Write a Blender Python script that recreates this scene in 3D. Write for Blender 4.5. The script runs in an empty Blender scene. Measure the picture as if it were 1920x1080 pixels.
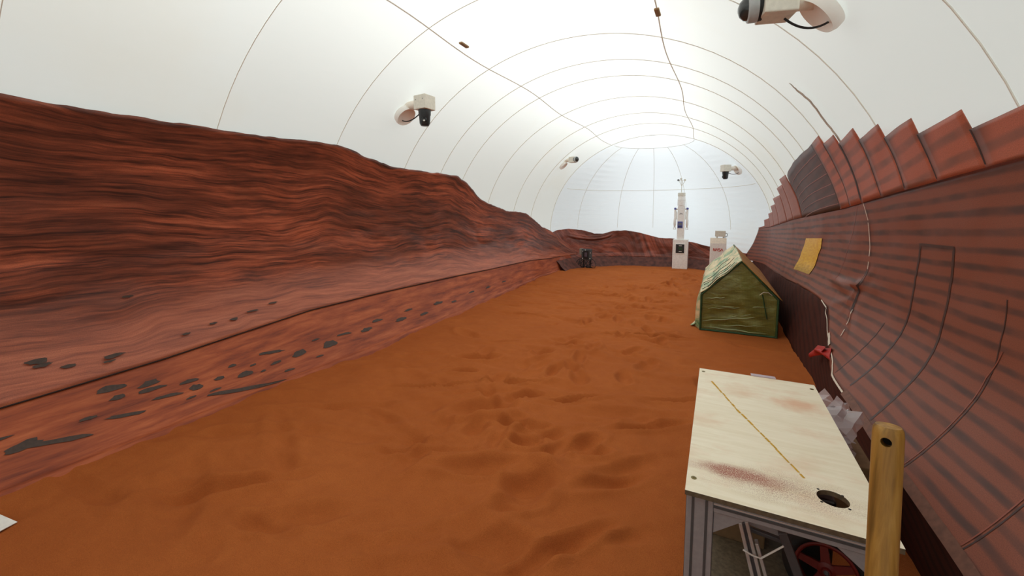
import bpy, bmesh, math, random
import numpy as np
from mathutils import Vector, Matrix

# ------------------------------------------------------------------ camera, world, light, exposure
SC = bpy.context.scene
COL = SC.collection
F_PX, VPX, HOR, PITCH = 780.0, 1347.0, 400.0, math.radians(5.0)
YAW = math.radians(26.3016)
CAM_H = 1.8
cd = bpy.data.cameras.new('camera')
cam = bpy.data.objects.new('camera', cd); COL.objects.link(cam)
cam.location = (0, 0, CAM_H)
cam.rotation_euler = (math.pi/2 - PITCH, 0, YAW)
cd.sensor_fit = 'HORIZONTAL'; cd.sensor_width = 36.0
cd.lens = F_PX/1920*36.0
cd.shift_y = -(540.0 - (HOR + F_PX*math.tan(PITCH)))/1920.0
cd.clip_start = 0.02
SC.camera = cam

W = bpy.data.worlds.new('world'); SC.world = W
W.use_nodes = True
bg = W.node_tree.nodes['Background']
bg.inputs[0].default_value = (0.955, 1.0, 0.975, 1); bg.inputs[1].default_value = 1.72

def area(name, loc, sx, sy, power, col=(1, 1, 1)):
    l = bpy.data.lights.new(name, 'AREA'); l.shape = 'RECTANGLE'; l.size = sx; l.size_y = sy
    l.energy = power; l.color = col
    o = bpy.data.objects.new(name, l); COL.objects.link(o); o.location = loc
    return o
# high-bay lamps of the hall above the fabric roof (they shine through the membrane)
for yy, pw, cc in ((-0.5, 110, (0.98, 1.0, 0.98)), (2.6, 215, (0.97, 1.0, 0.98)), (6.0, 225, (0.95, 1.0, 1.0)), (9.5, 225, (0.93, 0.99, 1.0)), (13.0, 195, (0.90, 0.97, 1.0))):
    area('unseen_lamp', (-1.74, yy, 6.8), 3.4, 3.4, pw, cc)
area('unseen_lamp', (-1.74, 19.5, 4.2), 5.0, 2.0, 300, (0.88, 0.95, 1.0)).rotation_euler = (math.radians(-75), 0, 0)  # unseen lamp added outside the end wall to brighten the far fabric
vs = SC.view_settings
vs.view_transform = 'Standard'; vs.look = 'None'; vs.gamma = 1.0; vs.use_curve_mapping = False
vs.exposure = -0.93
SC.cycles.max_bounces = 8; SC.cycles.diffuse_bounces = 5

# ------------------------------------------------------------------ helpers
ORIGIN = {}
def srgb(r, g, b):
    def f(c):
        c /= 255.0
        return c/12.92 if c <= 0.04045 else ((c+0.055)/1.055)**2.4
    return (f(r), f(g), f(b), 1)

class NT:
    def __init__(s, name):
        s.m = bpy.data.materials.new(name); s.m.use_nodes = True
        s.t = s.m.node_tree; s.b = s.t.nodes['Principled BSDF']
        s.out = s.t.nodes['Material Output']
    def n(s, typ, **kw):
        nd = s.t.nodes.new(typ)
        for k, v in kw.items():
            if k.startswith('i_'):
                key = k[2:]; key = int(key) if key.isdigit() else key.replace('_', ' ')
                nd.inputs[key].default_value = v
            else: setattr(nd, k, v)
        return nd
    def l(s, a, b): s.t.links.new(a, b)
    def uv(s, name='UVMap'):
        nd = s.n('ShaderNodeUVMap'); nd.uv_map = name; return nd.outputs[0]
    def obj(s): return s.n('ShaderNodeTexCoord').outputs['Object']
    def mapping(s, vec, scale=(1, 1, 1), loc=(0, 0, 0), rot=(0, 0, 0)):
        nd = s.n('ShaderNodeMapping'); s.l(vec, nd.inputs[0])
        nd.inputs['Scale'].default_value = scale; nd.inputs['Location'].default_value = loc; nd.inputs['Rotation'].default_value = rot
        return nd.outputs[0]
    def noise(s, vec, scale=1, detail=4, rough=0.5, dist=0.0):
        nd = s.n('ShaderNodeTexNoise'); s.l(vec, nd.inputs['Vector'])
        nd.inputs['Scale'].default_value = scale; nd.inputs['Detail'].default_value = detail
        nd.inputs['Roughness'].default_value = rough; nd.inputs['Distortion'].default_value = dist
        return nd.outputs[0]
    def ramp(s, fac, stops, interp='LINEAR'):
        nd = s.n('ShaderNodeValToRGB'); s.l(fac, nd.inputs[0]); cr = nd.color_ramp; cr.interpolation = interp
        while len(cr.elements) < len(stops): cr.elements.new(0.5)
        for e, (p, c) in zip(cr.elements, stops):
            e.position = p; e.color = c if len(c) == 4 else (*c, 1)
        return nd.outputs[0]
    def mix(s, fac, a, b, mode='MIX'):
        nd = s.n('ShaderNodeMix'); nd.data_type = 'RGBA'; nd.blend_type = mode
        for v, i in ((fac, 0), (a, 6), (b, 7)):
            if hasattr(v, 'links'): s.l(v, nd.inputs[i])
            else: nd.inputs[i].default_value = v
        return nd.outputs[2]
    def math(s, op, a, b=0.0, c=0.0):
        nd = s.n('ShaderNodeMath'); nd.operation = op
        for i, v in enumerate((a, b, c)):
            if hasattr(v, 'links'): s.l(v, nd.inputs[i])
            else: nd.inputs[i].default_value = v
        return nd.outputs[0]
    def mapr(s, v, a, b, c=0.0, d=1.0, smooth=False):
        nd = s.n('ShaderNodeMapRange'); s.l(v, nd.inputs[0])
        if smooth: nd.interpolation_type = 'SMOOTHSTEP'
        for i, x in enumerate((a, b, c, d)): nd.inputs[i+1].default_value = x
        return nd.outputs[0]
    def sep(s, v):
        nd = s.n('ShaderNodeSeparateXYZ'); s.l(v, nd.inputs[0]); return nd.outputs
    def bump(s, h, strength=0.3, dist=0.01):
        nd = s.n('ShaderNodeBump'); s.l(h, nd.inputs['Height'])
        nd.inputs['Strength'].default_value = strength; nd.inputs['Distance'].default_value = dist
        s.l(nd.outputs[0], s.b.inputs['Normal']); return nd.outputs[0]
    def col(s, c):
        if hasattr(c, 'links'): s.l(c, s.b.inputs['Base Color'])
        else: s.b.inputs['Base Color'].default_value = c
    def set(s, rough=0.6, spec=0.5, metal=0.0):
        s.b.inputs['Roughness'].default_value = rough
        s.b.inputs['Specular IOR Level'].default_value = spec
        s.b.inputs['Metallic'].default_value = metal

def plain(name, rgb, rough=0.5, metal=0.0, var=0.08, scale=30, spec=0.5, bump=0.0):
    """plain colour with a little procedural unevenness"""
    k = NT(name); c = srgb(*rgb)
    n = k.noise(k.obj(), scale, 3)
    lo = tuple(x*(1-var) for x in c[:3]); hi = tuple(min(1, x*(1+var)) for x in c[:3])
    k.col(k.ramp(n, [(0.3, lo), (0.7, hi)])); k.set(rough, spec, metal)
    if bump: k.bump(n, bump, 0.005)
    return k.m

def link(o, parent=None):
    COL.objects.link(o)
    if parent is not None: o.parent = parent
    return o
def empty(name, loc, label=None, cat=None, group=None, kind=None):
    o = bpy.data.objects.new(name, None); COL.objects.link(o); o.location = loc
    ORIGIN[o.name] = Vector(loc); tag(o, label, cat, group, kind); return o
def tag(o, label=None, cat=None, group=None, kind=None):
    if label: o['label'] = label
    if cat: o['category'] = cat
    if group: o['group'] = group
    if kind: o['kind'] = kind
    return o
def origin_of(p):
    while p is not None:
        if p.name in ORIGIN: return ORIGIN[p.name]
        p = p.parent
    return Vector((0, 0, 0))

def mesh(name, verts, faces, mat, parent=None, smooth=False, uvs=None, uv2=None, bevel=0.0):
    og = origin_of(parent) if parent else Vector((0, 0, 0))
    me = bpy.data.meshes.new(name)
    v = np.asarray(verts, float) - np.array(og)
    me.from_pydata(v.tolist(), [], faces)
    if smooth: me.polygons.foreach_set('use_smooth', [True]*len(me.polygons))
    for nm, u in (('UVMap', uvs), ('UV2', uv2)):
        if u is not None:
            lay = me.uv_layers.new(name=nm); idx = np.empty(len(me.loops), int); me.loops.foreach_get('vertex_index', idx)
            lay.data.foreach_set('uv', np.asarray(u, float)[idx].ravel())
    me.materials.append(mat); me.update()
    o = bpy.data.objects.new(name, me); link(o, parent)
    if bevel:
        b = o.modifiers.new('bevel', 'BEVEL'); b.width = bevel; b.segments = 2; b.limit_method = 'ANGLE'
    return o

class MB:
    def __init__(s): s.v = []; s.f = []
    def add(s, v, f):
        k = len(s.v); s.v += [tuple(p) for p in v]; s.f += [tuple(i+k for i in q) for q in f]; return s
    def box(s, c, d, rot=None):
        hx, hy, hz = d[0]/2, d[1]/2, d[2]/2
        v = [Vector((x, y, z)) for x in (-hx, hx) for y in (-hy, hy) for z in (-hz, hz)]
        if rot is not None: v = [rot @ p for p in v]
        v = [p+Vector(c) for p in v]
        return s.add(v, [(0, 1, 3, 2), (4, 6, 7, 5), (0, 4, 5, 1), (2, 3, 7, 6), (0, 2, 6, 4), (1, 5, 7, 3)])
    def tube(s, pts, r, n=8, caps=True):
        pts = [Vector(p) for p in pts]; rs = r if isinstance(r, (list, tuple)) else [r]*len(pts)
        rings = []; up = None
        for i, p in enumerate(pts):
            t = (pts[min(i+1, len(pts)-1)]-pts[max(i-1, 0)]).normalized()
            if up is None: up = Vector((0, 0, 1)) if abs(t.z) < .9 else Vector((1, 0, 0))
            a = t.cross(up).normalized(); b = a.cross(t).normalized(); up = b
            rings.append([p+(a*math.cos(2*math.pi*k/n)+b*math.sin(2*math.pi*k/n))*rs[i] for k in range(n)])
        v = [q for R_ in rings for q in R_]; f = []
        for i in range(len(pts)-1):
            for k in range(n):
                f.append((i*n+k, i*n+(k+1) % n, (i+1)*n+(k+1) % n, (i+1)*n+k))
        if caps: f += [tuple(range(n))[::-1], tuple((len(pts)-1)*n+k for k in range(n))]
        return s.add(v, f)
    def cyl(s, p0, p1, r0, r1=None, n=20): return s.tube([p0, p1], [r0, r0 if r1 is None else r1], n)
    def lathe(s, base, axis, prof, n=24):
        """prof: list of (r, h) along axis"""
        ax = Vector(axis).normalized(); a = ax.orthogonal().normalized(); b = ax.cross(a); base = Vector(base)
        v = []; f = []
        for r, h in prof:
            for k in range(n):
                t = 2*math.pi*k/n; v.append(base+ax*h+(a*math.cos(t)+b*math.sin(t))*max(r, 1e-4))
        for i in range(len(prof)-1):
            for k in range(n): f.append((i*n+k, i*n+(k+1) % n, (i+1)*n+(k+1) % n, (i+1)*n+k))
        f += [tuple(range(n))[::-1], tuple((len(prof)-1)*n+k for k in range(n))]
        return s.add(v, f)
    def prism(s, poly, axis_vec):
        n = len(poly); av = Vector(axis_vec); p = [Vector(q) for q in poly]
        f = [tuple(range(n))[::-1], tuple(range(n, 2*n))] + [(i, (i+1) % n, n+(i+1) % n, n+i) for i in range(n)]
        return s.add(p+[q+av for q in p], f)
    def build(s, name, mat, parent=None, smooth=False, bevel=0.0):
        o = mesh(name, s.v, s.f, mat, parent, smooth, bevel=bevel)
        bm = bmesh.new(); bm.from_mesh(o.data); bmesh.ops.recalc_face_normals(bm, faces=bm.faces); bm.to_mesh(o.data); bm.free()
        if smooth: o.data.set_sharp_from_angle(angle=math.radians(42))
        return o

def grid_faces(nu, nv, off=0):
    return [(off+i*nv+j, off+(i+1)*nv+j, off+(i+1)*nv+j+1, off+i*nv+j+1) for i in range(nu-1) for j in range(nv-1)]
def grid(name, nu, nv, fn, mat, parent=None, smooth=True, uvf=None, uv2f=None, thick=0.0):
    v = []; uv = []; u2 = []
    for i in range(nu):
        for j in range(nv):
            a, b = i/(nu-1), j/(nv-1)
            v.append(fn(a, b))
            if uvf: uv.append(uvf(a, b))
            if uv2f: u2.append(uv2f(a, b))
    o = mesh(name, v, grid_faces(nu, nv), mat, parent, smooth, uv if uvf else None, u2 if uv2f else None)
    if thick:
        m = o.modifiers.new('thickness', 'SOLIDIFY'); m.thickness = thick; m.offset = 0
    return o
def lerp(t, pts): return float(np.interp(t, [p[0] for p in pts], [p[1] for p in pts]))
def sstep(a, b, x):
    t = min(max((x-a)/(b-a), 0), 1); return t*t*(3-2*t)
RNG = np.random.RandomState(7)
LAT = RNG.rand(256, 256)
def vnoise(x, y):
    """smooth value noise, vectorised, in -1..1"""
    x = np.asarray(x, float); y = np.asarray(y, float)
    xi = np.floor(x).astype(int); yi = np.floor(y).astype(int); fx = x-xi; fy = y-yi
    fx = fx*fx*fx*(fx*(fx*6-15)+10); fy = fy*fy*fy*(fy*(fy*6-15)+10)
    g = lambda i, j: LAT[i % 256, j % 256]
    return 2*((g(xi, yi)*(1-fx)+g(xi+1, yi)*fx)*(1-fy)+(g(xi, yi+1)*(1-fx)+g(xi+1, yi+1)*fx)*fy)-1
def fbm(x, y, o=4, g=0.5):
    s = 0; a = 1.0
    for k in range(o):
        s = s+a*vnoise(x*2**k+17.3*k, y*2**k+5.1*k); a *= g
    return s

# ------------------------------------------------------------------ tent geometry
XC, TA, TB, TZ, TY, TL, TN = -1.74, 3.0, 2.77, 1.2, 12.3, 2.95, 2.2
def hw(z): return TA*math.sqrt(max(1-(max(z-TZ, 0)/TB)**2, 0)) if z >= TZ else TA-0.22*((TZ-z)/TZ)**2
def cap_y(x, z):
    h = TA if z >= TZ else hw(z)
    r = math.sqrt(((x-XC)/h)**2+(max(z-TZ, 0)/TB)**2)
    return TY+TL*max(1-min(r, 1)**TN, 0)**(1/TN)
def Xt(Y, z, off=0.03):
    h = hw(z)-off
    if Y > TY: h *= max(1-((Y-TY)/TL)**TN, 0)**(1/TN)
    return XC+h

# ------------------------------------------------------------------ materials
def tent_material(name, wr=0.15, tint=(0.86, 0.87, 0.84)):
    k = NT(name)
    d = k.n('ShaderNodeBsdfDiffuse'); t = k.n('ShaderNodeBsdfTranslucent'); mx = k.n('ShaderNodeMixShader')
    o = k.obj()
    stain = k.noise(k.mapping(o, (0.35, 0.5, 0.5)), 1.0, 5, 0.55)
    c = k.mix(k.mapr(stain, 0.56, 0.74, 0, 0.35), (*tint, 1), (tint[0]*.97, tint[1]*.90, tint[2]*.80, 1))
    k.l(c, d.inputs[0]); k.l(c, t.inputs[0])
    mx.inputs[0].default_value = 0.6
    k.l(d.outputs[0], mx.inputs[1]); k.l(t.outputs[0], mx.inputs[2]); k.l(mx.outputs[0], k.out.inputs[0])
    n = k.noise(k.mapping(o, (0.5, 0.5, 3.0)), 3.0, 3, 0.5, 0.6)
    b = k.n('ShaderNodeBump'); k.l(n, b.inputs['Height']); b.inputs['Strength'].default_value = wr; b.inputs['Distance'].default_value = 0.03
    k.l(b.outputs[0], d.inputs['Normal']); k.l(b.outputs[0], t.inputs['Normal'])
    return k.m
M_TENT = tent_material('white_tent_fabric', 0.08)
M_TENT_FAR = tent_material('white_tent_fabric_creased', 0.45, (0.83, 0.86, 0.88))
M_SEAM = plain('seam_tape', (236, 233, 222), 0.8, var=0.03)
M_CLIP = plain('seam_clip_brown', (150, 118, 78), 0.6)

def sand_material():
    k = NT('red_sand'); o = k.obj()
    big = k.noise(o, 0.9, 5, 0.55); fine = k.noise(o, 230, 4, 0.85); mid = k.noise(o, 9, 5, 0.6)
    c = k.ramp(big, [(0.3, srgb(192, 106, 53)), (0.7, srgb(207, 118, 60))])
    c = k.mix(k.mapr(mid, 0.35, 0.7, 0.0, 0.35), c, srgb(178, 94, 46))
    c = k.mix(k.mapr(fine, 0.35, 0.65, 0, 0.55), c, srgb(122, 60, 27))
    k.col(c); k.set(0.95, 0.1)
    h = k.math('ADD', k.math('MULTIPLY', fine, 0.4), k.math('MULTIPLY', mid, 1.0))
    k.bump(h, 0.6, 0.022); return k.m
M_SAND = sand_material()

def rock_material(name, hill=False):
    """printed rock strata; UVMap = (metres along the wall, stratum height), UV2 = (0, height fraction)"""
    k = NT(name); uv = k.uv(); f = k.sep(k.uv('UV2'))[1]
    w1 = k.noise(k.mapping(uv, (0.7, 0.9, 1)), 1.0, 3, 0.5)
    wv = k.n('ShaderNodeVectorMath', operation='ADD'); k.l(uv, wv.inputs[0])
    cb = k.n('ShaderNodeCombineXYZ'); k.l(k.math('MULTIPLY', k.math('SUBTRACT', w1, 0.5), 0.35), cb.inputs[1]); k.l(cb.outputs[0], wv.inputs[1])
    st = k.noise(k.mapping(wv.outputs[0], (0.55, 9.0, 1)), 1.7, 9, 0.70, 0.15)
    fine = k.noise(k.mapping(wv.outputs[0], (1.6, 46, 1)), 1.3, 5, 0.65)
    broad = k.noise(k.mapping(uv, (0.35, 1.5, 1)), 1.3, 5, 0.6, 0.4)
    s = k.math('ADD', k.math('MULTIPLY', st, 0.68), k.math('MULTIPLY', fine, 0.32))
    if hill:
        c = k.ramp(s, [(0.32, srgb(70, 40, 34)), (0.44, srgb(132, 70, 54)), (0.54, srgb(178, 96, 74)), (0.68, srgb(208, 122, 94))])
    else:
        c = k.ramp(s, [(0.35, srgb(38, 22, 18)), (0.42, srgb(90, 48, 37)), (0.49, srgb(150, 80, 58)), (0.57, srgb(200, 108, 76)), (0.68, srgb(224, 138, 100))])
    dk = k.mapr(broad, 0.40, 0.62, 0.0, 1.0, True)
    c = k.mix(k.math('MULTIPLY', k.math('SUBTRACT', 1.0, dk), 0.55), c, srgb(44, 30, 28))
    # paler, dustier ground printed along the lower edge
    low = k.mapr(k.math('ADD', f, k.math('MULTIPLY', k.math('SUBTRACT', broad, 0.5), 0.35)), 0.34, 0.06, 0.0, 0.85, True)
    sm = k.ramp(s, [(0.34, srgb(126, 62, 46)), (0.5, srgb(192, 104, 72)), (0.66, srgb(222, 132, 94))])
    c = k.mix(low, c, sm)
    g = k.noise(k.mapping(uv, (60, 60, 1)), 2.5, 3, .8); c = k.mix(k.mapr(g, .35, .7, 0, .4), c, srgb(80, 40, 28))
    k.col(c); k.set(0.48, 0.45)
    k.bump(k.noise(k.mapping(uv, (1.2, 3.0, 1)), 1.5, 3), 0.3, 0.03)
    return k.m
M_ROCK = rock_material('printed_rock_strata'); M_HILL = rock_material('printed_hills', True)

def skirt_material():
    k = NT('printed_desert_ground'); uv = k.uv()
    st = k.noise(k.mapping(uv, (1.1, 9, 1)), 1.5, 7, 0.65, 0.3); b = k.noise(k.mapping(uv, (0.8, 1.6, 1)), 1.2, 4)
    c = k.ramp(st, [(0.32, srgb(120, 58, 42)), (0.48, srgb(164, 82, 50)), (0.62, srgb(188, 101, 62)), (0.75, srgb(206, 118, 76))])
    c = k.mix(k.mapr(b, 0.45, 0.7, 0, 0.5), c, srgb(128, 62, 42))
    k.col(c); k.set(0.6, 0.3); k.bump(st, 0.25, 0.02); return k.m
M_SKIRT = skirt_material()
M_PRINT_ROCK = plain('printed_dark_stone', (66, 48, 38), 0.6, var=0.25, scale=40)
M_DARKLINE = plain('dark_seam_thread', (40, 24, 20), 0.8)

def mural_material(name, base, dark, bands=1.0, edge=0.0):
    k = NT(name); uv = k.uv(); x = k.sep(uv)
    w = k.noise(k.mapping(uv, (1.2, 6, 1)), 1.0, 3)
    ph = k.math('MULTIPLY', k.math('ADD', x[1], k.math('MULTIPLY', w, 0.05)), 2*math.pi/0.092)
    sn = k.math('SINE', ph)
    f = k.mapr(sn, -0.35, 0.95, 0.0, 1.0, True)
    f = k.math('MULTIPLY', f, k.math('MULTIPLY', k.mapr(k.noise(k.mapping(uv, (2, 5, 1)), 2, 3), 0.25, 0.65, 0.35, 1.0), bands))
    g = k.noise(k.mapping(uv, (40, 40, 1)), 5, 3, 0.7)
    bcol = k.ramp(g, [(0.3, tuple(c*0.72 for c in srgb(*base)[:3])), (0.7, tuple(c*1.18 for c in srgb(*base)[:3]))])
    c = k.mix(f, bcol, srgb(*dark))
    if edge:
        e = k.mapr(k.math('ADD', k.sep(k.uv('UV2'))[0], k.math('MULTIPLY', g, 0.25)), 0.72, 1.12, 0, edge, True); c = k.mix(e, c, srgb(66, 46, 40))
    k.col(c); k.set(0.85 if 'plinth' in name else 0.50, 0.15 if 'plinth' in name else 0.35)
    k.bump(k.noise(k.mapping(uv, (2.0, 2.0, 1)), 1.5, 3), 0.15, 0.02)
    return k.m
M_MURAL = mural_material('printed_habitat_wall', (144, 82, 63), (76, 58, 55), 0.85)
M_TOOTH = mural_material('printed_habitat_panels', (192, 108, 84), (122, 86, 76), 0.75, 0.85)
M_TOOTH_PALE = mural_material('printed_habitat_panels_far', (170, 102, 84), (140, 90, 76), 0.25)
M_DOME = mural_material('printed_dome', (92, 52, 40), (56, 38, 34), 0.7)
M_LOWER = mural_material('printed_plinth', (78, 40, 31), (44, 28, 24), 0.6)
M_MLINE = plain('printed_dark_line', (74, 50, 46), 0.45)
M_PANELEDGE = plain('printed_panel_edge', (58, 32, 26), 0.6)
M_REDLINE = plain('printed_red_line', (150, 80, 62), 0.45)
M_HEMTAPE = plain('hem_tape_brown', (118, 76, 60), 0.6, var=0.2)
M_WHITE_ROPE = plain('white_cord', (226, 214, 196), 0.7)
def yellow_mat():
    k = NT('printed_yellow_window'); uv = k.uv(); x = k.sep(uv)
    n = k.noise(k.mapping(uv, (3, 6, 1)), 3, 5)
    c = k.ramp(n, [(0.3, srgb(240, 172, 40)), (0.7, srgb(255, 206, 66))])
    lo = k.mapr(k.math('ADD', x[1], k.math('MULTIPLY', n, 0.3)), 0.5, 0.1, 0, 0.6, True)
    c = k.mix(lo, c, srgb(128, 104, 40)); k.col(c); k.set(0.42, 0.5); return k.m
M_YELLOW = yellow_mat()

def ply_material():
    k = NT('dusty_plywood'); o = k.obj()
    gr = k.noise(k.mapping(o, (3.0, 26, 8)), 1.2, 6, 0.6, 0.8)
    c = k.ramp(gr, [(0.3, srgb(240, 228, 200)), (0.7, srgb(252, 243, 220))])
    bl = k.noise(k.mapping(o, (2.2, 2.8, 1)), 1.6, 5, 0.6)
    c = k.mix(k.mapr(bl, 0.5, 0.75, 0, 0.5), c, srgb(222, 168, 128))
    # spill of red dust: long narrow patch (own shape, own place), grainy towards its edge
    x = k.sep(k.mapping(o, (1, 1, 1)))
    def blob(cx, cy, rx, ry):
        dx = k.math('DIVIDE', k.math('SUBTRACT', x[0], cx), rx); dy = k.math('DIVIDE', k.math('SUBTRACT', x[1], cy), ry)
        return k.math('SQRT', k.math('ADD', k.math('MULTIPLY', dx, dx), k.math('MULTIPLY', dy, dy)))
    gr2 = k.noise(o, 260, 2, 0.8); wob = k.noise(o, 14, 4)
    d1 = k.math('ADD', blob(-0.12, -0.475, 0.17, 0.055), k.math('MULTIPLY', k.math('SUBTRACT', wob, 0.5), 0.9))
    f1 = k.math('MULTIPLY', k.mapr(d1, 1.3, 0.3, 0, 1, True), k.mapr(gr2, 0.36, 0.50, 0, 1))
    c = k.mix(k.math('MULTIPLY', f1, 0.9), c, srgb(158, 58, 38))
    d3 = k.math('ADD', blob(0.02, -0.50, 0.30, 0.12), k.math('MULTIPLY', k.math('SUBTRACT', wob, 0.5), 0.9))
    f3 = k.math('MULTIPLY', k.mapr(d3, 1.3, 0.1, 0, 1, True), k.mapr(gr2, 0.50, 0.58, 0, 1))
    c = k.mix(k.math('MULTIPLY', f3, 0.7), c, srgb(150, 84, 62))
    d2 = k.math('ADD', blob(0.17, 0.33, 0.16, 0.09), k.math('MULTIPLY', k.math('SUBTRACT', wob, 0.5), 1.2))
    c = k.mix(k.mapr(d2, 1.2, 0.0, 0, 0.55, True), c, srgb(222, 148, 104))
    k.col(c); k.set(0.55, 0.3); k.bump(gr, 0.08, 0.004); return k.m
M_PLY = ply_material()
M_PLYEDGE = plain('plywood_edge', (96, 82, 62), 0.7, var=0.3, scale=60)
M_ALU = plain('brushed_aluminium', (150, 150, 153), 0.45, 0.2, 0.06, 60)
M_ALU_GROOVE = plain('aluminium_groove', (78, 80, 82), 0.5, 0.2)
M_ALU_BRIGHT = plain('polished_aluminium', (205, 206, 206), 0.3, 0.35)
M_STEEL_DARK = plain('dark_grey_steel', (96, 98, 102), 0.5, 0.5)
M_BLACK = plain('black_rubber', (26, 26, 27), 0.6)
M_BLACKPLASTIC = plain('black_plastic', (34, 35, 37), 0.35)
M_GLASSBLACK = plain('black_lens', (12, 13, 14), 0.08)
M_REDWHEEL = plain('red_painted_steel', (112, 26, 20), 0.45)
M_CARD = plain('brown_cardboard', (118, 90, 60), 0.8, var=0.15)
M_WHITE = plain('white_plastic', (246, 244, 238), 0.45)
M_WHITEBOX = plain('white_painted_board', (247, 245, 240), 0.5)
M_OFFWHITE = plain('cream_painted_metal', (226, 222, 208), 0.45)
M_PIPE = plain('white_pipe', (240, 230, 216), 0.4)
M_SLEEVE = plain('white_fabric_sleeve', (252, 250, 244), 0.7, var=0.01)
M_REDCLOTH = plain('red_cloth', (178, 40, 32), 0.6, var=0.2)
M_REDPRINT = plain('red_print', (196, 52, 36), 0.5)
M_GREYPRINT = plain('grey_print', (120, 120, 124), 0.5)
M_BLUE = plain('blue_sign', (92, 98, 168), 0.4)
M_NAVY = plain('navy_print', (46, 52, 104), 0.4)
M_GREENLED = plain('green_print', (44, 104, 52), 0.4)
M_GREYBOX = plain('dark_grey_enclosure', (72, 80, 82), 0.45)
M_PALEGREY = plain('pale_grey_enclosure', (150, 146, 136), 0.5)
M_TAPEYEL = plain('yellow_chalk', (206, 160, 52), 0.8, var=0.3, scale=120)
M_TICK = plain('bronze_screw', (120, 104, 60), 0.4, 0.6)
M_HOLE_SHADE = plain('painted_hole_shade', (40, 34, 28), 0.8)  # dark tone painted in for the shade inside holes
M_STRAP = plain('grey_brown_tape', (206, 194, 180), 0.8, var=0.12)

def wood_handle():
    k = NT('worn_wood_handle'); o = k.obj()
    n = k.noise(k.mapping(o, (55, 55, 3)), 1.5, 6, 0.6, 0.4); n2 = k.noise(k.mapping(o, (30, 30, 2)), 2, 5)
    c = k.ramp(n, [(0.3, srgb(120, 82, 34)), (0.55, srgb(164, 120, 54)), (0.75, srgb(186, 144, 78))])
    c = k.mix(k.mapr(n2, 0.56, 0.72, 0, 0.75), c, srgb(84, 62, 28)); k.col(c); k.set(0.45, 0.4); return k.m
M_WOOD = wood_handle()
def net_material(name, a, b, hi, alpha=1.0):
    k = NT(name); o = k.obj()
    n = k.noise(k.mapping(o, (3, 3, 9), rot=(0, 0.15, 0)), 1.4, 5, 0.6, 0.5)
    c = k.ramp(n, [(0.3, srgb(*a)), (0.55, srgb(*b)), (0.72, srgb(*hi))])
    x = k.sep(o)
    gx = k.math('SINE', k.math('MULTIPLY', x[0], 300.0)); gz = k.math('SINE', k.math('MULTIPLY', x[2], 300.0))
    c = k.mix(k.mapr(k.math('MAXIMUM', gx, gz), 0.6, 1.0, 0, 0.35), c, srgb(62, 78, 34))
    k.col(c); k.set(0.4, 0.5); k.bump(n, 0.5, 0.03); return k.m
M_NET = net_material('green_mesh_film', (104, 98, 42), (126, 124, 56), (156, 164, 104))
def canvas_roof():
    k = NT('weathered_canvas'); o = k.obj()
    n = k.noise(k.mapping(o, (4, 1.3, 4)), 1.5, 6, 0.6, 0.6)
    c = k.ramp(n, [(0.36, srgb(92, 138, 92)), (0.45, srgb(168, 182, 138)), (0.54, srgb(222, 202, 156)), (0.7, srgb(234, 216, 174))])
    k.col(c); k.set(0.5, 0.4); k.bump(n, 0.4, 0.03); return k.m
M_CANVAS = canvas_roof()
M_TAN = net_material('tan_canvas', (186, 132, 62), (212, 160, 84), (224, 182, 112))
M_GREENTRIM = plain('dark_green_binding', (44, 78, 44), 0.6, var=0.25, scale=20)
M_INK = plain('black_ink_line', (40, 44, 32), 0.7)
def film_mat():
    k = NT('clear_plastic_film'); k.col(srgb(226, 220, 224)); k.set(0.18, 0.6)
    k.b.inputs['Transmission Weight'].default_value = 0.35; k.b.inputs['Alpha'].default_value = 0.9; return k.m
M_FILM = film_mat()
M_LILAC = plain('lilac_film', (196, 178, 190), 0.3)

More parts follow.
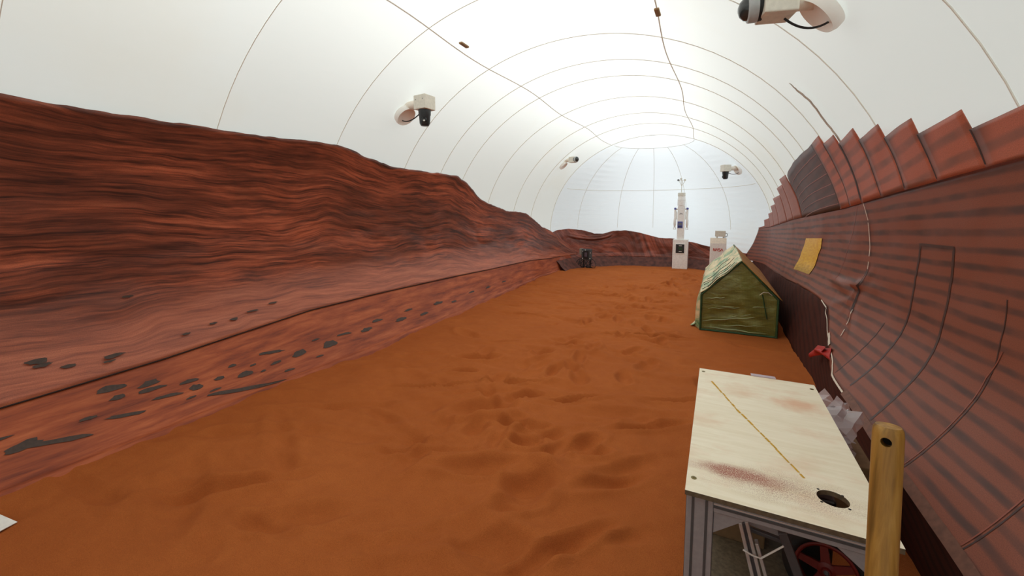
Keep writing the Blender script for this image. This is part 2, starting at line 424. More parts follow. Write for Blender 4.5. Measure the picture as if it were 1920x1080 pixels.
# ------------------------------------------------------------------ the setting: sand floor
def build_floor():
    nx, ny = 300, 640
    xs = np.linspace(-4.95, 1.5, nx); t = np.linspace(0, 1, ny)
    ys = -2.6+(15.25+2.6)*(0.35*t+0.65*t**1.7)
    X, Y = np.meshgrid(xs, ys, indexing='ij')
    Z = 0.022*fbm(X*0.8, Y*0.7, 3)+0.015*fbm(X*2.2+9, Y*2.6+3, 4)
    rip = 0.5+0.5*vnoise(X*0.5+3, Y*0.4)
    Z += (0.010+0.008*np.clip((Y-3)/5, 0, 1))*rip*fbm(X*3.2+0.9*vnoise(X, Y), Y*6.5+4, 3)
    def dent(cx, cy, ax, ay, ang, d, rim=0.45):
        nonlocal Z
        c, s = math.cos(ang), math.sin(ang)
        u = ((X-cx)*c+(Y-cy)*s)/ax; v = (-(X-cx)*s+(Y-cy)*c)/ay
        r2 = u*u+v*v
        m = r2 < 14
        Z[m] += -d*np.exp(-r2[m]**1.4)+rim*d*np.exp(-((np.sqrt(r2[m])-1.45)/0.38)**2)
    # marks that can be picked out: (x, y, half length, half width, angle, depth)
    for a in MARKS: dent(*a[:5], a[5]*1.5)
    rn = random.Random(5)
    # trail of footprints down the middle
    for k in range(120):
        y = 2.2+11.5*rn.random()**0.9; x = -1.75+0.09*(y-2)+rn.gauss(0, 0.55)
        if -0.15 < x < 0.7 and 1.4 < y < 3.1: continue
        dent(x, y, 0.13+0.05*rn.random(), 0.055+0.03*rn.random(), rn.uniform(0.9, 2.2), 0.024+0.03*rn.random())
    for k in range(70):
        y = 3.5+10.5*rn.random(); x = rn.uniform(-3.7, 0.7)
        dent(x, y, 0.18+0.2*rn.random(), 0.05+0.06*rn.random(), rn.uniform(-0.5, 0.5), 0.018+0.026*rn.random())
    for k in range(46):
        y = 0.9+3.2*rn.random(); x = rn.uniform(-3.7, -0.4)
        dent(x, y, 0.2+0.3*rn.random(), 0.05+0.08*rn.random(), rn.uniform(-0.7, 0.9), 0.012+0.02*rn.random())
    # flatten round the things that stand on the sand, heap a little at the fabric edges
    for (cx, cy, rx, ry) in ((0.24, 2.22, 0.6, 1.0), (-1.07, 14.8, 0.5, 0.5), (0.3, 8.8, 0.75, 2.2), (0.02, 13.9, 0.4, 0.4), (-3.9, 13.6, 0.5, 0.4)):
        d = np.maximum(np.abs(X-cx)/rx, np.abs(Y-cy)/ry)
        Z *= np.clip((d-0.8)/0.4, 0.12, 1)
    Z += 0.05*np.clip((X-0.85)/0.3, 0, 1)**2
    v = np.stack([X.ravel(), Y.ravel(), Z.ravel()], 1)
    o = mesh('floor', v, grid_faces(nx, ny), M_SAND, None, True)
    tag(o, 'rust red sand floor with footprints and drifts', 'sand floor', kind='structure')
MARKS = [(x, y, a, b, t+0.46, d) for x, y, a, b, t, d in [(-1.43,2.43,0.3,0.075,0.05,0.05), (-1.89,3.20,0.26,0.11,0.1,0.055), (-1.45,3.08,0.22,0.05,-0.25,0.04), (-1.29,2.84,0.12,0.08,0,0.045), (-2.64,4.36,0.22,0.08,0.1,0.05), (-2.57,3.92,0.14,0.06,0,0.04), (-1.19,3.77,0.22,0.04,0.05,0.04), (-1.08,2.42,0.16,0.13,0.8,0.045), (-1.04,2.20,0.15,0.07,0.2,0.04), (-0.99,1.82,0.22,0.14,-0.5,0.045), (-0.69,1.99,0.3,0.06,0.5,0.04), (-0.46,2.88,0.35,0.08,0.4,0.03), (-0.56,2.67,0.25,0.06,0.3,0.03), (-0.46,3.54,0.3,0.05,0.1,0.03), (-0.24,4.21,0.3,0.04,-0.1,0.025), (-2.68,5.08,0.2,0.06,0.1,0.03), (-2.14,9.15,0.5,0.07,0,0.04), (-1.94,2.41,0.35,0.05,0,0.025), (-2.66,2.72,0.2,0.06,-0.6,0.025), (-1.63,3.66,0.12,0.06,0,0.04), (-1.92,3.89,0.3,0.03,0.05,0.03), (-2.55,3.50,0.5,0.03,0.15,0.03), (-2.78,1.51,0.4,0.07,0.25,0.03), (-2.89,1.38,0.3,0.08,0.3,0.025), (-2.17,1.52,0.3,0.08,0.2,0.025), (-3.43,1.98,0.35,0.07,0.2,0.02), (-3.11,2.67,0.4,0.05,0.15,0.02), (-0.71,6.27,0.6,0.05,-0.3,0.035), (-1.19,6.16,0.4,0.03,-0.05,0.03), (-0.78,2.94,0.12,0.06,0,0.03), (-0.25,2.33,0.25,0.05,0.3,0.03)]]
build_floor()

# ------------------------------------------------------------------ the setting: inflatable tent
RINGS = [-3.0, -1.7, -0.35, 1.0, 2.39, 3.76, 5.12, 6.05, 6.8, 8.1, 9.5, 10.66, 12.3]
T_SEAM = math.acos(1.12/TA)
def sect(t, bulge=0.0):
    """t: 0..1 right foot to seam, 1..2 crown, 2..3 left; returns (x, z)"""
    if t <= 1 or t >= 2:
        q = t if t <= 1 else 3-t
        low = 0.34
        if q < low:
            z = -0.12+(TZ+0.12)*q/low; x = hw(z)+bulge
        else:
            a = T_SEAM*(q-low)/(1-low); x = (TA+bulge)*math.cos(a); z = TZ+(TB+bulge)*math.sin(a)
        return (XC+x if t <= 1 else XC-x), z
    a = T_SEAM+(math.pi-2*T_SEAM)*(t-1)
    return XC+(TA+bulge)*math.cos(a), TZ+(TB+bulge)*math.sin(a)
def tent_shell():
    walls = [(empty('wall_right', (1.26, 5, 0), 'white inflatable tent wall behind the brown mural', 'tent wall', kind='structure'), 0),
             (empty('ceiling', (XC, 5, 3.97), 'white tent crown between the two lengthwise seams', 'tent ceiling', kind='structure'), 1),
             (empty('wall_left', (-4.74, 5, 0), 'white inflatable tent wall behind the rock backdrop', 'tent wall', kind='structure'), 2)]
    for root, k in walls:
        for a, b in zip(RINGS[:-1], RINGS[1:]):
            def fn(u, v, a=a, b=b, k=k):
                x, z = sect(k+v, 0.035*math.sin(math.pi*u)*min(1, b-a))
                return (x, a+(b-a)*u, z)
            grid('fabric_panel', 9, 28 if k != 1 else 18, fn, M_TENT, root)
        for y in RINGS[1:]:
            pts = []
            for i in range(29):
                x, z = sect(k+i/28, -0.004); pts.append((x, y, z))
            MB().tube(pts, 0.0028+0.0004*max(y, 0), 5).build('seam', M_SEAM, root, True)
    ceil = walls[1][0]
    wig = lambda y, p: 0.03*math.sin(y*1.9+p)*sstep(1, 4, y)
    for sgn, p in ((1, 0.4), (-1, 2.0)):
        pts = []
        for i in range(70):
            y = -3+15.3*i/69
            pts.append((XC+sgn*1.115+wig(y, p), y, TZ+(TB-0.008)*math.sin(math.acos(min(1, abs(1.115+sgn*wig(y, p))/TA)))))
        MB().tube(pts, 0.007, 5).build('lengthwise_seam', M_SEAM, ceil, True)
    for (x, y, z) in ((-2.776, 4.335, 3.785), (-0.607, 4.425, 3.75)):
        dx = 0.02
        MB().box((x, y, z), (0.05, 0.16, 0.025)).build('seam_clip', M_CLIP, ceil, bevel=0.01)
    # far end: half dome of gores
    far = empty('wall_far', (XC, 15.2, 0), 'white rounded tent end wall sewn from tall gores', 'tent wall', kind='structure')
    phis = [-1, -0.87, -0.49, -0.1, 0.27, 0.7, 1]; zs = [-0.12, 2.58, 3.78, TZ+TB-0.002]
    def cp(ph, z, off=0.0):
        h = hw(z); off = off+0.014*math.sin(z*42+5*ph)*math.exp(-((abs(ph)-0.78)/0.13)**2)*(0.4+0.6*abs(float(vnoise(z*5, ph*6+9)))); x = XC+ph*(h-off)
        return (x, cap_y(XC+ph*h, z)-off, z)
    for r in range(3):
        for c in range(6):
            def fn(u, v, r=r, c=c):
                a, b = math.asin(phis[c]), math.asin(phis[c+1])
                return cp(math.sin(a+(b-a)*u), zs[r]+(zs[r+1]-zs[r])*v)
            grid('fabric_panel', 14, (110, 50, 14)[r], fn, M_TENT_FAR, far)
    for ph in phis[1:-1]:
        MB().tube([cp(ph, 1.3+(3.78-1.3)*i/40, 0.006) for i in range(41)], 0.006, 5).build('gore_seam', M_SEAM, far, True)
    for z in zs[1:3]:
        MB().tube([cp(math.sin(-1.45+2.9*i/50), z, 0.006) for i in range(51)], 0.007, 5).build('cross_seam', M_SEAM, far, True)
    # puckers where the fabric gathers in the corners
    rn = random.Random(3)
    near = empty('wall_near', (XC, -3.0, 0), 'white tent end wall behind the camera', 'tent wall', kind='structure')
    v = [(*sect(3*i/90)[:1], -3.0, sect(3*i/90)[1]) for i in range(91)]; c = len(v); v.append((XC, -3.0, 1.2))
    mesh('fabric_panel', v, [(i, i+1, c) for i in range(90)]+[(90, 0, c)], M_TENT, near)
tent_shell()

# ------------------------------------------------------------------ left: rock-face backdrop and ground skirt
LTOP = [(-1.5, 2.58), (1.04, 2.59), (1.58, 2.58), (2.34, 2.60), (2.86, 2.61), (3.65, 2.64), (3.80, 2.645), (4.3, 2.56), (4.81, 2.49), (5.5, 2.48), (6.24, 2.49), (6.53, 2.48), (6.93, 2.40),
        (7.25, 2.27), (7.52, 2.15), (8.06, 2.01), (9.06, 1.86), (10.19, 1.80), (10.82, 1.62), (11.48, 1.41), (12.39, 1.21), (12.75, 1.08), (13.1, .88), (13.45, .66), (13.8, .46)]
LSEAM = [(-1.5, .42), (.93, .45), (1.86, .49), (3.4, .61), (4.5, .62), (6.5, .60), (9, .55), (10.3, .52), (11.9, .42), (13, .40)]
LBOT = [(-1.5, -3.98), (4, -4.0), (6.3, -4.12), (8.5, -4.3), (11, -4.5), (12.9, -4.45), (13.4, -4.2)]
LDR = [(-1.5, .20), (8, .18), (11, .06), (13, .02)]
def XL(Y, z):
    h = hw(z)-0.04
    if Y > TY: h *= max(1-((Y-TY)/TL)**TN, 0)**(1/TN)
    zs = lerp(Y, LSEAM); zb = 1.15
    t = min(max((zb-z)/(zb-zs), 0), 1.2)
    return XC-h+lerp(Y, LDR)*t**1.7
def backdrop_left():
    root = empty('rock_face_backdrop', (-4.5, 5.5, 0.5), 'printed fabric backdrop of layered red rock along the left tent wall', 'backdrop')
    Ya, Yb = -1.5, 13.75
    def zt(Y): return lerp(Y, LTOP)+0.010*float(vnoise(Y*4, 2.2))+0.006*float(vnoise(Y*11, 8.2))
    def yz(u, v):
        Y = Ya+(Yb-Ya)*u; z0 = lerp(Y, LSEAM); return Y, z0+(zt(Y)-z0)*v
    def fn(u, v):
        Y, z = yz(u, v)
        w = 0.018*float(fbm(Y*1.1, z*2.3, 3))*math.sin(math.pi*min(v*1.2, 1))
        w += 0.02*math.exp(-((v-0.06)/0.04)**2)*float(vnoise(Y*2.5, 3.3))
        return (XL(Y, z)+abs(w)*0.9+0.004, Y, z)
    def uvf(u, v):
        Y, z = yz(u, v); h = lerp(Y, LTOP)
        return (Y, z*(2.55/h)**0.85+0.10*sstep(6, 9, Y)*math.sin(z*3)+0.02*Y)
    grid('rock_sheet', 300, 60, fn, M_ROCK, root, uvf=uvf, uv2f=lambda u, v: (u, v), thick=0.006)
    # dark thread along the join with the ground skirt
    MB().tube([(XL(Y, lerp(Y, LSEAM))+0.016, Y, lerp(Y, LSEAM)+0.006) for Y in np.linspace(-1.5, 12.7, 90)], 0.006, 5).build('join_thread', M_DARKLINE, root)
    skirt = empty('ground_skirt', (-4.2, 5.5, 0.2), 'salmon printed ground sheet with dark stones sloping from backdrop to sand', 'ground sheet')
    def S(Y, q, off=0.0):
        zs = lerp(Y, LSEAM); xs = XL(Y, zs); xb = lerp(Y, LBOT)+0.03*float(vnoise(Y*1.4, 6.1))
        z = zs*(1-q)+(-0.06)*q-0.06*math.sin(math.pi*q)*0.7
        z += 0.035*math.exp(-((q-0.88)/0.06)**2)+0.010*float(fbm(Y*2.0, q*3, 2))*math.sin(math.pi*q)
        return (xs+(xb+0.05-xs)*q+off*0.7, Y, z+off*0.7)
    grid('ground_sheet', 260, 30, lambda u, v: S(-1.5+14.9*u, v), M_SKIRT, skirt, uvf=lambda u, v: (-1.5+14.9*u, v*0.7), thick=0.006)
    def stone(Yc, qc, a, b, tilt, seed, onwall=None):
        rn = random.Random(seed); pts = []; n = 14
        for k in range(n):
            t = 2*math.pi*k/n; r = 1+rn.uniform(-.22, .22); y = math.cos(t)*a*r; w = math.sin(t)*b*r
            if w > 0: w *= 0.55
            pts.append((Yc+y, qc+w+tilt*y))
        if onwall is None:
            v = [S(Y, q, 0.009) for Y, q in pts]; v.append(S(Yc, qc, 0.009)); par = skirt
        else:
            v = [(XL(Y, z)+0.034, Y, z) for Y, z in pts]; v.append((XL(Yc, qc)+0.034, Yc, qc)); par = root
        mesh('printed_stone', v, [(k, (k+1) % n, n) for k in range(n)], M_PRINT_ROCK, par)
    # (Y, height, half length, half width, tilt)
    sk = [(1.48, .42, .085, .055, -.1), (1.72, .39, .075, .05, 0), (1.72, .355, .09, .04, -.1), (1.50, .365, .05, .04, 0), (2.0, .33, .075, .04, -.1), (2.02, .275, .05, .06, 0), (1.80, .28, .10, .035, -.25), (1.50, .25, .12, .045, -.35),
          (1.30, .30, .05, .03, 0), (1.13, .23, .16, .05, -.35), (0.96, .26, .09, .07, 0), (2.42, .14, .34, .055, -.32), (2.45, .26, .07, .06, 0), (2.22, .29, .045, .04, 0), (2.37, .35, .04, .03, 0), (2.78, .36, .12, .035, -.2), (3.05, .28, .085, .075, 0),
          (3.44, .28, .10, .08, 0), (2.77, .27, .06, .03, 0), (2.86, .17, .06, .03, -.1), (0.82, .33, .10, .03, 0), (3.7, .33, .11, .03, -.1), (4.05, .30, .09, .05, 0), (4.3, .36, .10, .04, 0), (4.75, .28, .12, .05, 0), (5.0, .36, .09, .03, 0),
          (5.3, .25, .10, .04, 0), (5.75, .33, .12, .05, 0), (6.2, .28, .09, .04, 0), (6.9, .32, .12, .04, 0), (7.6, .30, .10, .04, 0), (8.4, .30, .12, .04, 0), (2.62, .24, .03, .02, 0), (2.15, .22, .05, .02, 0), (1.95, .22, .04, .02, 0), (2.55, .31, .03, .02, 0), (3.25, .20, .05, .02, 0), (3.3, .36, .05, .02, 0)]
    for i, (Y, z, a, b, t) in enumerate(sk):
        zs = lerp(Y, LSEAM); q = 1-(z+0.02)/(zs+0.04)
        stone(Y, min(max(q, 0.08), 0.84), a*1.05, b*0.75, -t, i)
    for i, (Y, z, a, b) in enumerate([(1.14, .70, .055, .024), (1.16, .665, .05, .016), (1.29, .62, .04, .016), (1.56, .62, .06, .02), (1.52, .585, .035, .01), (2.35, .70, .035, .012), (2.1, .66, .03, .012), (2.55, .70, .035, .016), (2.75, .74, .06, .012), (1.75, 1.07, .035, .014), (3.0, .78, .05, .012)]):
        stone(Y, z, a*1.15, b*0.95, 0, 100+i, True)
backdrop_left()

# ------------------------------------------------------------------ far end: hill backdrop
HTOP = [(-4.80, 1.16), (-4.71, 1.20), (-4.68, 1.26), (-4.53, 1.28), (-4.24, 1.23), (-3.89, 1.09), (-3.65, 1.08), (-3.33, 1.18), (-2.9, 1.20), (-2.45, 1.12), (-1.83, .95), (-1.36, .94), (-.71, .83), (-.22, .73), (.5, .66), (1.2, .6)]
def hills():
    root = empty('hill_backdrop', (XC, 15.0, 0.3), 'printed fabric backdrop of low red hills across the far tent end', 'backdrop')
    a0, a1 = math.radians(-89), math.radians(60)
    def base(a, off, z=1.2):
        s = math.sin(a); return XC+(hw(z)-off)*s, TY+(TL-off)*max(1-abs(s)**TN, 0)**(1/TN)
    def fn(u, v):
        a = a0+(a1-a0)*u; x, y = base(a, 0.03); zt = lerp(x, HTOP)+0.008*float(vnoise(u*60, 1.5)); z = 0.28+(zt-0.28)*v; x, y = base(a, 0.03, z)
        d = 0.02*float(fbm(u*22, v*3, 3))
        arc = 0.86+0.42*(x+3.95)**2
        if abs(x+3.95) < 0.62:
            e = 1-(abs(x+3.95)/0.62)**3
            d += e*(0.075*math.exp(-((z-arc-0.045)/0.035)**2)-0.03*math.exp(-((z-arc+0.02)/0.02)**2))
            d += e*0.025*math.exp(-((z-arc-0.13)/0.02)**2)
        if v < 0.14: d += 0.05*(1-v/0.14)**0.5
        n = Vector((XC-x, (TY-y)*1.2, 0)).normalized()
        return (x+n.x*d, y+n.y*d, z)
    grid('hill_sheet', 240, 44, fn, M_HILL, root, uvf=lambda u, v: (u*9+3, v*1.0*(0.6+0.5*math.sin(u*9))+u*3), uv2f=lambda u, v: (u, 0.25+v*.7), thick=0.006)
    def fs(u, v):
        a = a0+(a1-a0)*u; x, y = base(a, 0.07, 0.3); x2, y2 = base(a, 0.42 if x > -4.4 else 0.30, 0.0)
        w = 0.02*float(fbm(u*30, v*4, 3))
        return (x+(x2-x)*v, y+(y2-y)*v+w, 0.30*(1-v)-0.05*v+0.03*math.sin(v*9)*abs(w)*20)
    grid('dark_skirt', 160, 12, fs, plain('printed_dark_ground', (96, 54, 43), 0.7, var=0.5, scale=7), root, thick=0.005)
hills()

# ------------------------------------------------------------------ right: habitat mural
HEM = [(-3, .43), (3.6, .43), (4.5, .45), (5.0, .55), (5.5, .76), (6.2, .78), (7.5, .72), (9, .6), (11, .5), (12.5, .45), (14.3, .45)]
DR = [(-3, .33), (4.2, .33), (5.0, .2), (5.6, .10), (14.3, .06)]
CORN = [(-3, 2.05), (2.43, 2.03), (2.61, 2.02), (3.11, 1.99), (3.66, 1.96), (5.45, 1.85), (8.58, 1.71), (13.48, 1.40), (14.3, 1.36)]
ZB = 1.12
def Xm(Y, z):
    if z >= ZB: return Xt(Y, z)
    zh = lerp(Y, HEM); t = min((ZB-z)/(ZB-zh), 1.3)
    return Xt(Y, ZB)-lerp(Y, DR)*t**1.7
CREASE = [((4.95, 1.12), (5.75, 1.06), .022), ((4.95, 1.12), (4.55, 1.34), .016), ((4.95, 1.12), (4.35, 1.18), .012), ((4.95, 1.12), (4.88, .60), .018), ((4.95, 1.12), (5.25, .70), .020), ((5.1, .95), (5.6, .80), .018), ((4.9, .9), (4.5, .62), .014)]
def crease(Y, z):
    s = 0.0
    for (a, b, h) in CREASE:
        dy, dz = b[0]-a[0], b[1]-a[1]; L2 = dy*dy+dz*dz; t = ((Y-a[0])*dy+(z-a[1])*dz)/L2
        if -0.1 < t < 1.1:
            tt = min(max(t, 0), 1); d = math.hypot(Y-a[0]-dy*tt, z-a[1]-dz*tt)
            if d < 0.12: s += h*(1-tt)**0.6*math.exp(-(d/0.032)**2)
    return s
def wrk(Y, z):
    """pulled folds near the torn seam and general slackness"""
    w = 0.008*float(fbm(Y*1.3, z*2.1, 3))
    e = math.exp(-((Y-5.0)/0.55)**2)*math.exp(-((z-0.95)/0.35)**2)
    w += crease(Y, z)
    w += 0.025*math.exp(-((z-1.03-(Y-5.1)*0.02)/0.05)**2)*math.exp(-((Y-5.45)/0.45)**2)
    return w
def Pm(Y, z, off=0.0):
    return (Xm(Y, z)-off-wrk(Y, z), Y, z)
def arcv(Y, z):
    if z >= ZB: return z+0.045*Y
    n = 12; L = 0; p = (Xm(Y, ZB), ZB)
    for i in range(1, n+1):
        zz = ZB+(z-ZB)*i/n; q = (Xm(Y, zz), zz); L += math.hypot(q[0]-p[0], q[1]-p[1]); p = q
    return ZB-L+0.045*Y
def strip(pts, width, off, name, mat, parent, sub=6):
    P = []
    for (a, b) in zip(pts[:-1], pts[1:]):
        for k in range(sub): P.append((a[0]+(b[0]-a[0])*k/sub, a[1]+(b[1]-a[1])*k/sub))
    P.append(pts[-1]); n = len(P); v = []
    for i, (Y, z) in enumerate(P):
        j0, j1 = max(i-1, 0), min(i+1, n-1); ty, tz = P[j1][0]-P[j0][0], P[j1][1]-P[j0][1]; l = math.hypot(ty, tz) or 1
        ny, nz = -tz/l*width/2, ty/l*width/2
        for s in (-1, 1): v.append(Pm(Y+s*ny, z+s*nz, off))
    return mesh(name, v, [(2*i, 2*i+1, 2*i+3, 2*i+2) for i in range(n-1)], mat, parent, True)
def mural():
    root = empty('habitat_mural', (1.15, 5, 0.4), 'brown printed fabric mural of a banded habitat along the right tent wall', 'mural')
    Y0 = -0.6
    yend = lambda z: 13.48+(1.4-z)*0.6
    def yz(u, v):
        z_mid = 0.45+0.95*v; Y = Y0+(yend(z_mid)-Y0)*u
        zh = lerp(Y, HEM); zc = lerp(Y, CORN); return Y, zh+(zc-zh)*v
    grid('wall_sheet', 330, 56, lambda u, v: Pm(*yz(u, v)), M_MURAL, root, uvf=lambda u, v: (yz(u, v)[0], arcv(*yz(u, v))), thick=0.005)
    def panel(name, ya, yb, za, zb, mat, nu=8, top=None, off=0.012, edge=True):
        """upright panel on the cornice: ya near side with top za, yb far side with top zb"""
        def g(u, v):
            Y = ya+(yb+(0.035 if top is None else 0)-ya)*u; zc = lerp(Y, CORN)-0.01; zt = (za+(zb-za)*u) if top is None else top(Y)
            return Y, zc+(zt-zc)*v
        grid(name, nu, 12, lambda u, v: Pm(*g(u, v), off), mat, root, uvf=lambda u, v: (g(u, v)[0], g(u, v)[1]*0.9+0.10*g(u, v)[0]+0.02*nu), uv2f=lambda u, v: (u*(0.75+0.25*v), v), thick=0.004)
        if edge: strip([(yb+0.030, lerp(yb, CORN)), (yb+0.030, zb-0.002)], 0.012, off+0.003, 'panel_edge', M_PANELEDGE, root)
    teeth = [(-0.1, .49, 2.09, 2.06), (.51, 1.08, 2.13, 2.10), (1.10, 1.62, 2.18, 2.14), (1.64, 2.11, 2.24, 2.17), (2.13, 2.62, 2.21, 2.18), (2.64, 3.10, 2.27, 2.24), (3.12, 3.58, 2.33, 2.30), (3.60, 4.06, 2.39, 2.36),
             (4.07, 4.59, 2.45, 2.41), (4.60, 4.99, 2.49, 2.47), (5.0, 5.38, 2.55, 2.52)]
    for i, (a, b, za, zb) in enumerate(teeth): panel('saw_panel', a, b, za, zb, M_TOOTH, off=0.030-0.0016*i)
    dome = [(5.38, 2.53), (5.65, 2.515), (6.0, 2.515), (6.35, 2.50), (6.8, 2.485), (7.21, 2.45), (7.5, 2.42), (7.7, 2.38), (7.8, 2.30), (7.86, 2.10), (7.95, 1.8)]
    panel('dome_panel', 5.36, 7.95, 0, 0, M_DOME, 40, top=lambda Y: lerp(Y, dome), off=0.008, edge=False)
    for k in range(6):
        dz = 0.10+0.105*k
        strip([(y, lerp(y, dome)-dz-0.02*(y-5.4)) for y in (5.44, 5.9, 6.4, 6.9, 7.35, 7.7)], 0.008, 0.014, 'printed_arc', M_REDLINE, root)
    # pale stepped panels beyond the dome
    for (ya, yb, za, zb) in ((7.80, 8.60, 2.40, 2.39), (8.62, 9.40, 2.30, 2.27), (9.42, 10.70, 2.15, 2.12), (10.72, 11.66, 2.00, 1.97), (11.68, 12.53, 1.83, 1.79), (12.55, 13.05, 1.68, 1.62), (13.07, 13.45, 1.47, 1.40)):
        panel('step_panel', ya, yb, za, zb, M_TOOTH_PALE, edge=False)
    # printed outline of a doorway and module joints (lines of the print)
    strip([(3.64, 1.60), (3.76, 1.36), (3.82, 1.05), (3.85, .78), (3.87, .50)], 0.024, 0.0045, 'printed_line', M_MLINE, root)
    strip([(3.19, 1.61), (3.28, 1.37), (3.34, 1.11), (3.34, .86), (3.35, .68), (3.34, .47)], 0.024, 0.0045, 'printed_line', M_MLINE, root)
    strip([(3.19, 1.605), (3.64, 1.595)], 0.018, 0.0055, 'printed_line', M_MLINE, root)
    for Y in (2.78, 2.19, 1.62, 1.05):
        strip([(Y-0.05, 1.40), (Y-.02, 1.2), (Y, 1.0), (Y, .75), (Y, .45)], 0.008, 0.0045, 'printed_line', M_MLINE, root)
        strip([(Y-0.045, 1.15), (Y+.018, 1.0), (Y+.02, .75), (Y+.018, .45)], 0.007, 0.0055, 'printed_edge_light', M_REDLINE, root)
    strip([(4.14, .95), (4.2, .7), (4.2, .48)], 0.012, 0.0045, 'printed_line', M_MLINE, root)
    strip([(4.70, 1.98), (5.14, 1.64), (5.40, 1.42), (5.8, 1.05)], 0.010, 0.004, 'printed_line', M_REDLINE, root)
    # yellow window print
    Q = [((6.55, 1.48), (7.69, 1.42)), ((6.62, 1.35), (7.86, 1.29)), ((6.81, 1.23), (8.07, 1.16)), ((6.98, 1.08), (8.28, 1.0)), ((7.17, .93), (8.51, .85))]
    def yw(u, v):
        i = min(int(v*4), 3); f = v*4-i; a0_, b0_ = Q[4-i]; a1_, b1_ = Q[3-i]
        a = (a0_[0]+(a1_[0]-a0_[0])*f, a0_[1]+(a1_[1]-a0_[1])*f); b = (b0_[0]+(b1_[0]-b0_[0])*f, b0_[1]+(b1_[1]-b0_[1])*f)
        return Pm(a[0]+(b[0]-a[0])*u, a[1]+(b[1]-a[1])*u, 0.009)
    o = grid('printed_window', 10, 17, yw, M_YELLOW, root, uvf=lambda u, v: (u, v)); o['label'] = 'yellow printed window'
    # torn seam with white stitching
    strip([(4.60, 2.40), (4.60, 2.15), (4.61, 1.92)], 0.03, 0.022, 'torn_seam', M_PANELEDGE, root)
    for pts in ([(4.61, 1.90), (4.59, 1.74)], [(4.60, 1.72), (4.66, 1.50), (4.70, 1.42)], [(4.72, 1.37), (4.76, 1.30)], [(4.86, .90), (4.83, .76)], [(4.80, .72), (4.77, .66)]):
        strip(pts, 0.014, 0.012, 'stitching', M_WHITE_ROPE, root)
    strip([(4.76, 1.30), (4.90, 1.12), (4.90, .95), (4.86, .88)], 0.02, 0.012, 'torn_seam', M_PANELEDGE, root)
    strip([(5.95, .785), (5.62, .76)], 0.012, 0.010, 'stitching', M_WHITE_ROPE, root)
    strip([(5.60, .76), (5.35, .69), (5.15, .615), (5.04, .58)], 0.008, 0.012, 'stitching', M_WHITE_ROPE, root)
    strip([(5.08, .60), (4.95, .56), (4.86, .54)], 0.026, 0.010, 'white_lining', M_WHITE_ROPE, root)
    strip([(4.72, .52), (4.4, .475), (4.1, .455), (3.85, .447)], 0.011, 0.010, 'white_lining', M_WHITE_ROPE, root)
    strip([(3.85, .452), (3.2, .445), (2.4, .445), (1.5, .445), (0.4, .445)], 0.042, 0.008, 'hem_tape', M_HEMTAPE, root)
    # plinth strip tucked in below the hem
    def pl(u, v):
        Y = Y0+(13.6-Y0)*u; zh = lerp(Y, HEM); xt = Xm(Y, zh)+0.025; xb = min(1.08, Xt(Y, 0.0)-0.05)
        return (xt+(xb-xt)*v**0.7-0.012*float(fbm(Y*2.2, v*2, 3)), Y, zh+0.02+(-0.04-zh)*v)
    grid('plinth_strip', 160, 14, pl, M_LOWER, root, uvf=lambda u, v: ((Y0+14*u)*1.0, v*0.6+0.3*u*14), thick=0.005)
mural()
# frayed strip of tape running up the tent wall above the torn seam
def wall_tape():
    P = [(4.65, 2.99), (4.66, 2.92), (4.61, 2.80), (4.66, 2.63), (4.63, 2.50), (4.60, 2.36)]
    fine = []
    for a, b in zip(P[:-1], P[1:]):
        for k in range(5): fine.append((a[0]+(b[0]-a[0])*k/5+0.006*math.sin(k*2.1+a[1]*9), a[1]+(b[1]-a[1])*k/5))
    fine.append(P[-1])
    m = MB(); v = []; n = len(fine)
    for i, (Y, z) in enumerate(fine):
        w = 0.006+0.024*min(1, i/6); x = Xt(Y, z, 0.012)
        v += [(x, Y-w, z), (x-0.006, Y, z), (x, Y+w, z), (x+0.004, Y, z)]
    f = []
    for i in range(n-1):
        for k in range(4): f.append((4*i+k, 4*i+(k+1) % 4, 4*i+4+(k+1) % 4, 4*i+4+k))
    f += [(3, 2, 1, 0), tuple(4*(n-1)+k for k in range(4))]
    o = mesh('wall_tape', v, f, M_STRAP, None, True)
    tag(o, 'long grey frayed tape strip stuck on white tent wall above the mural', 'tape')
wall_tape()

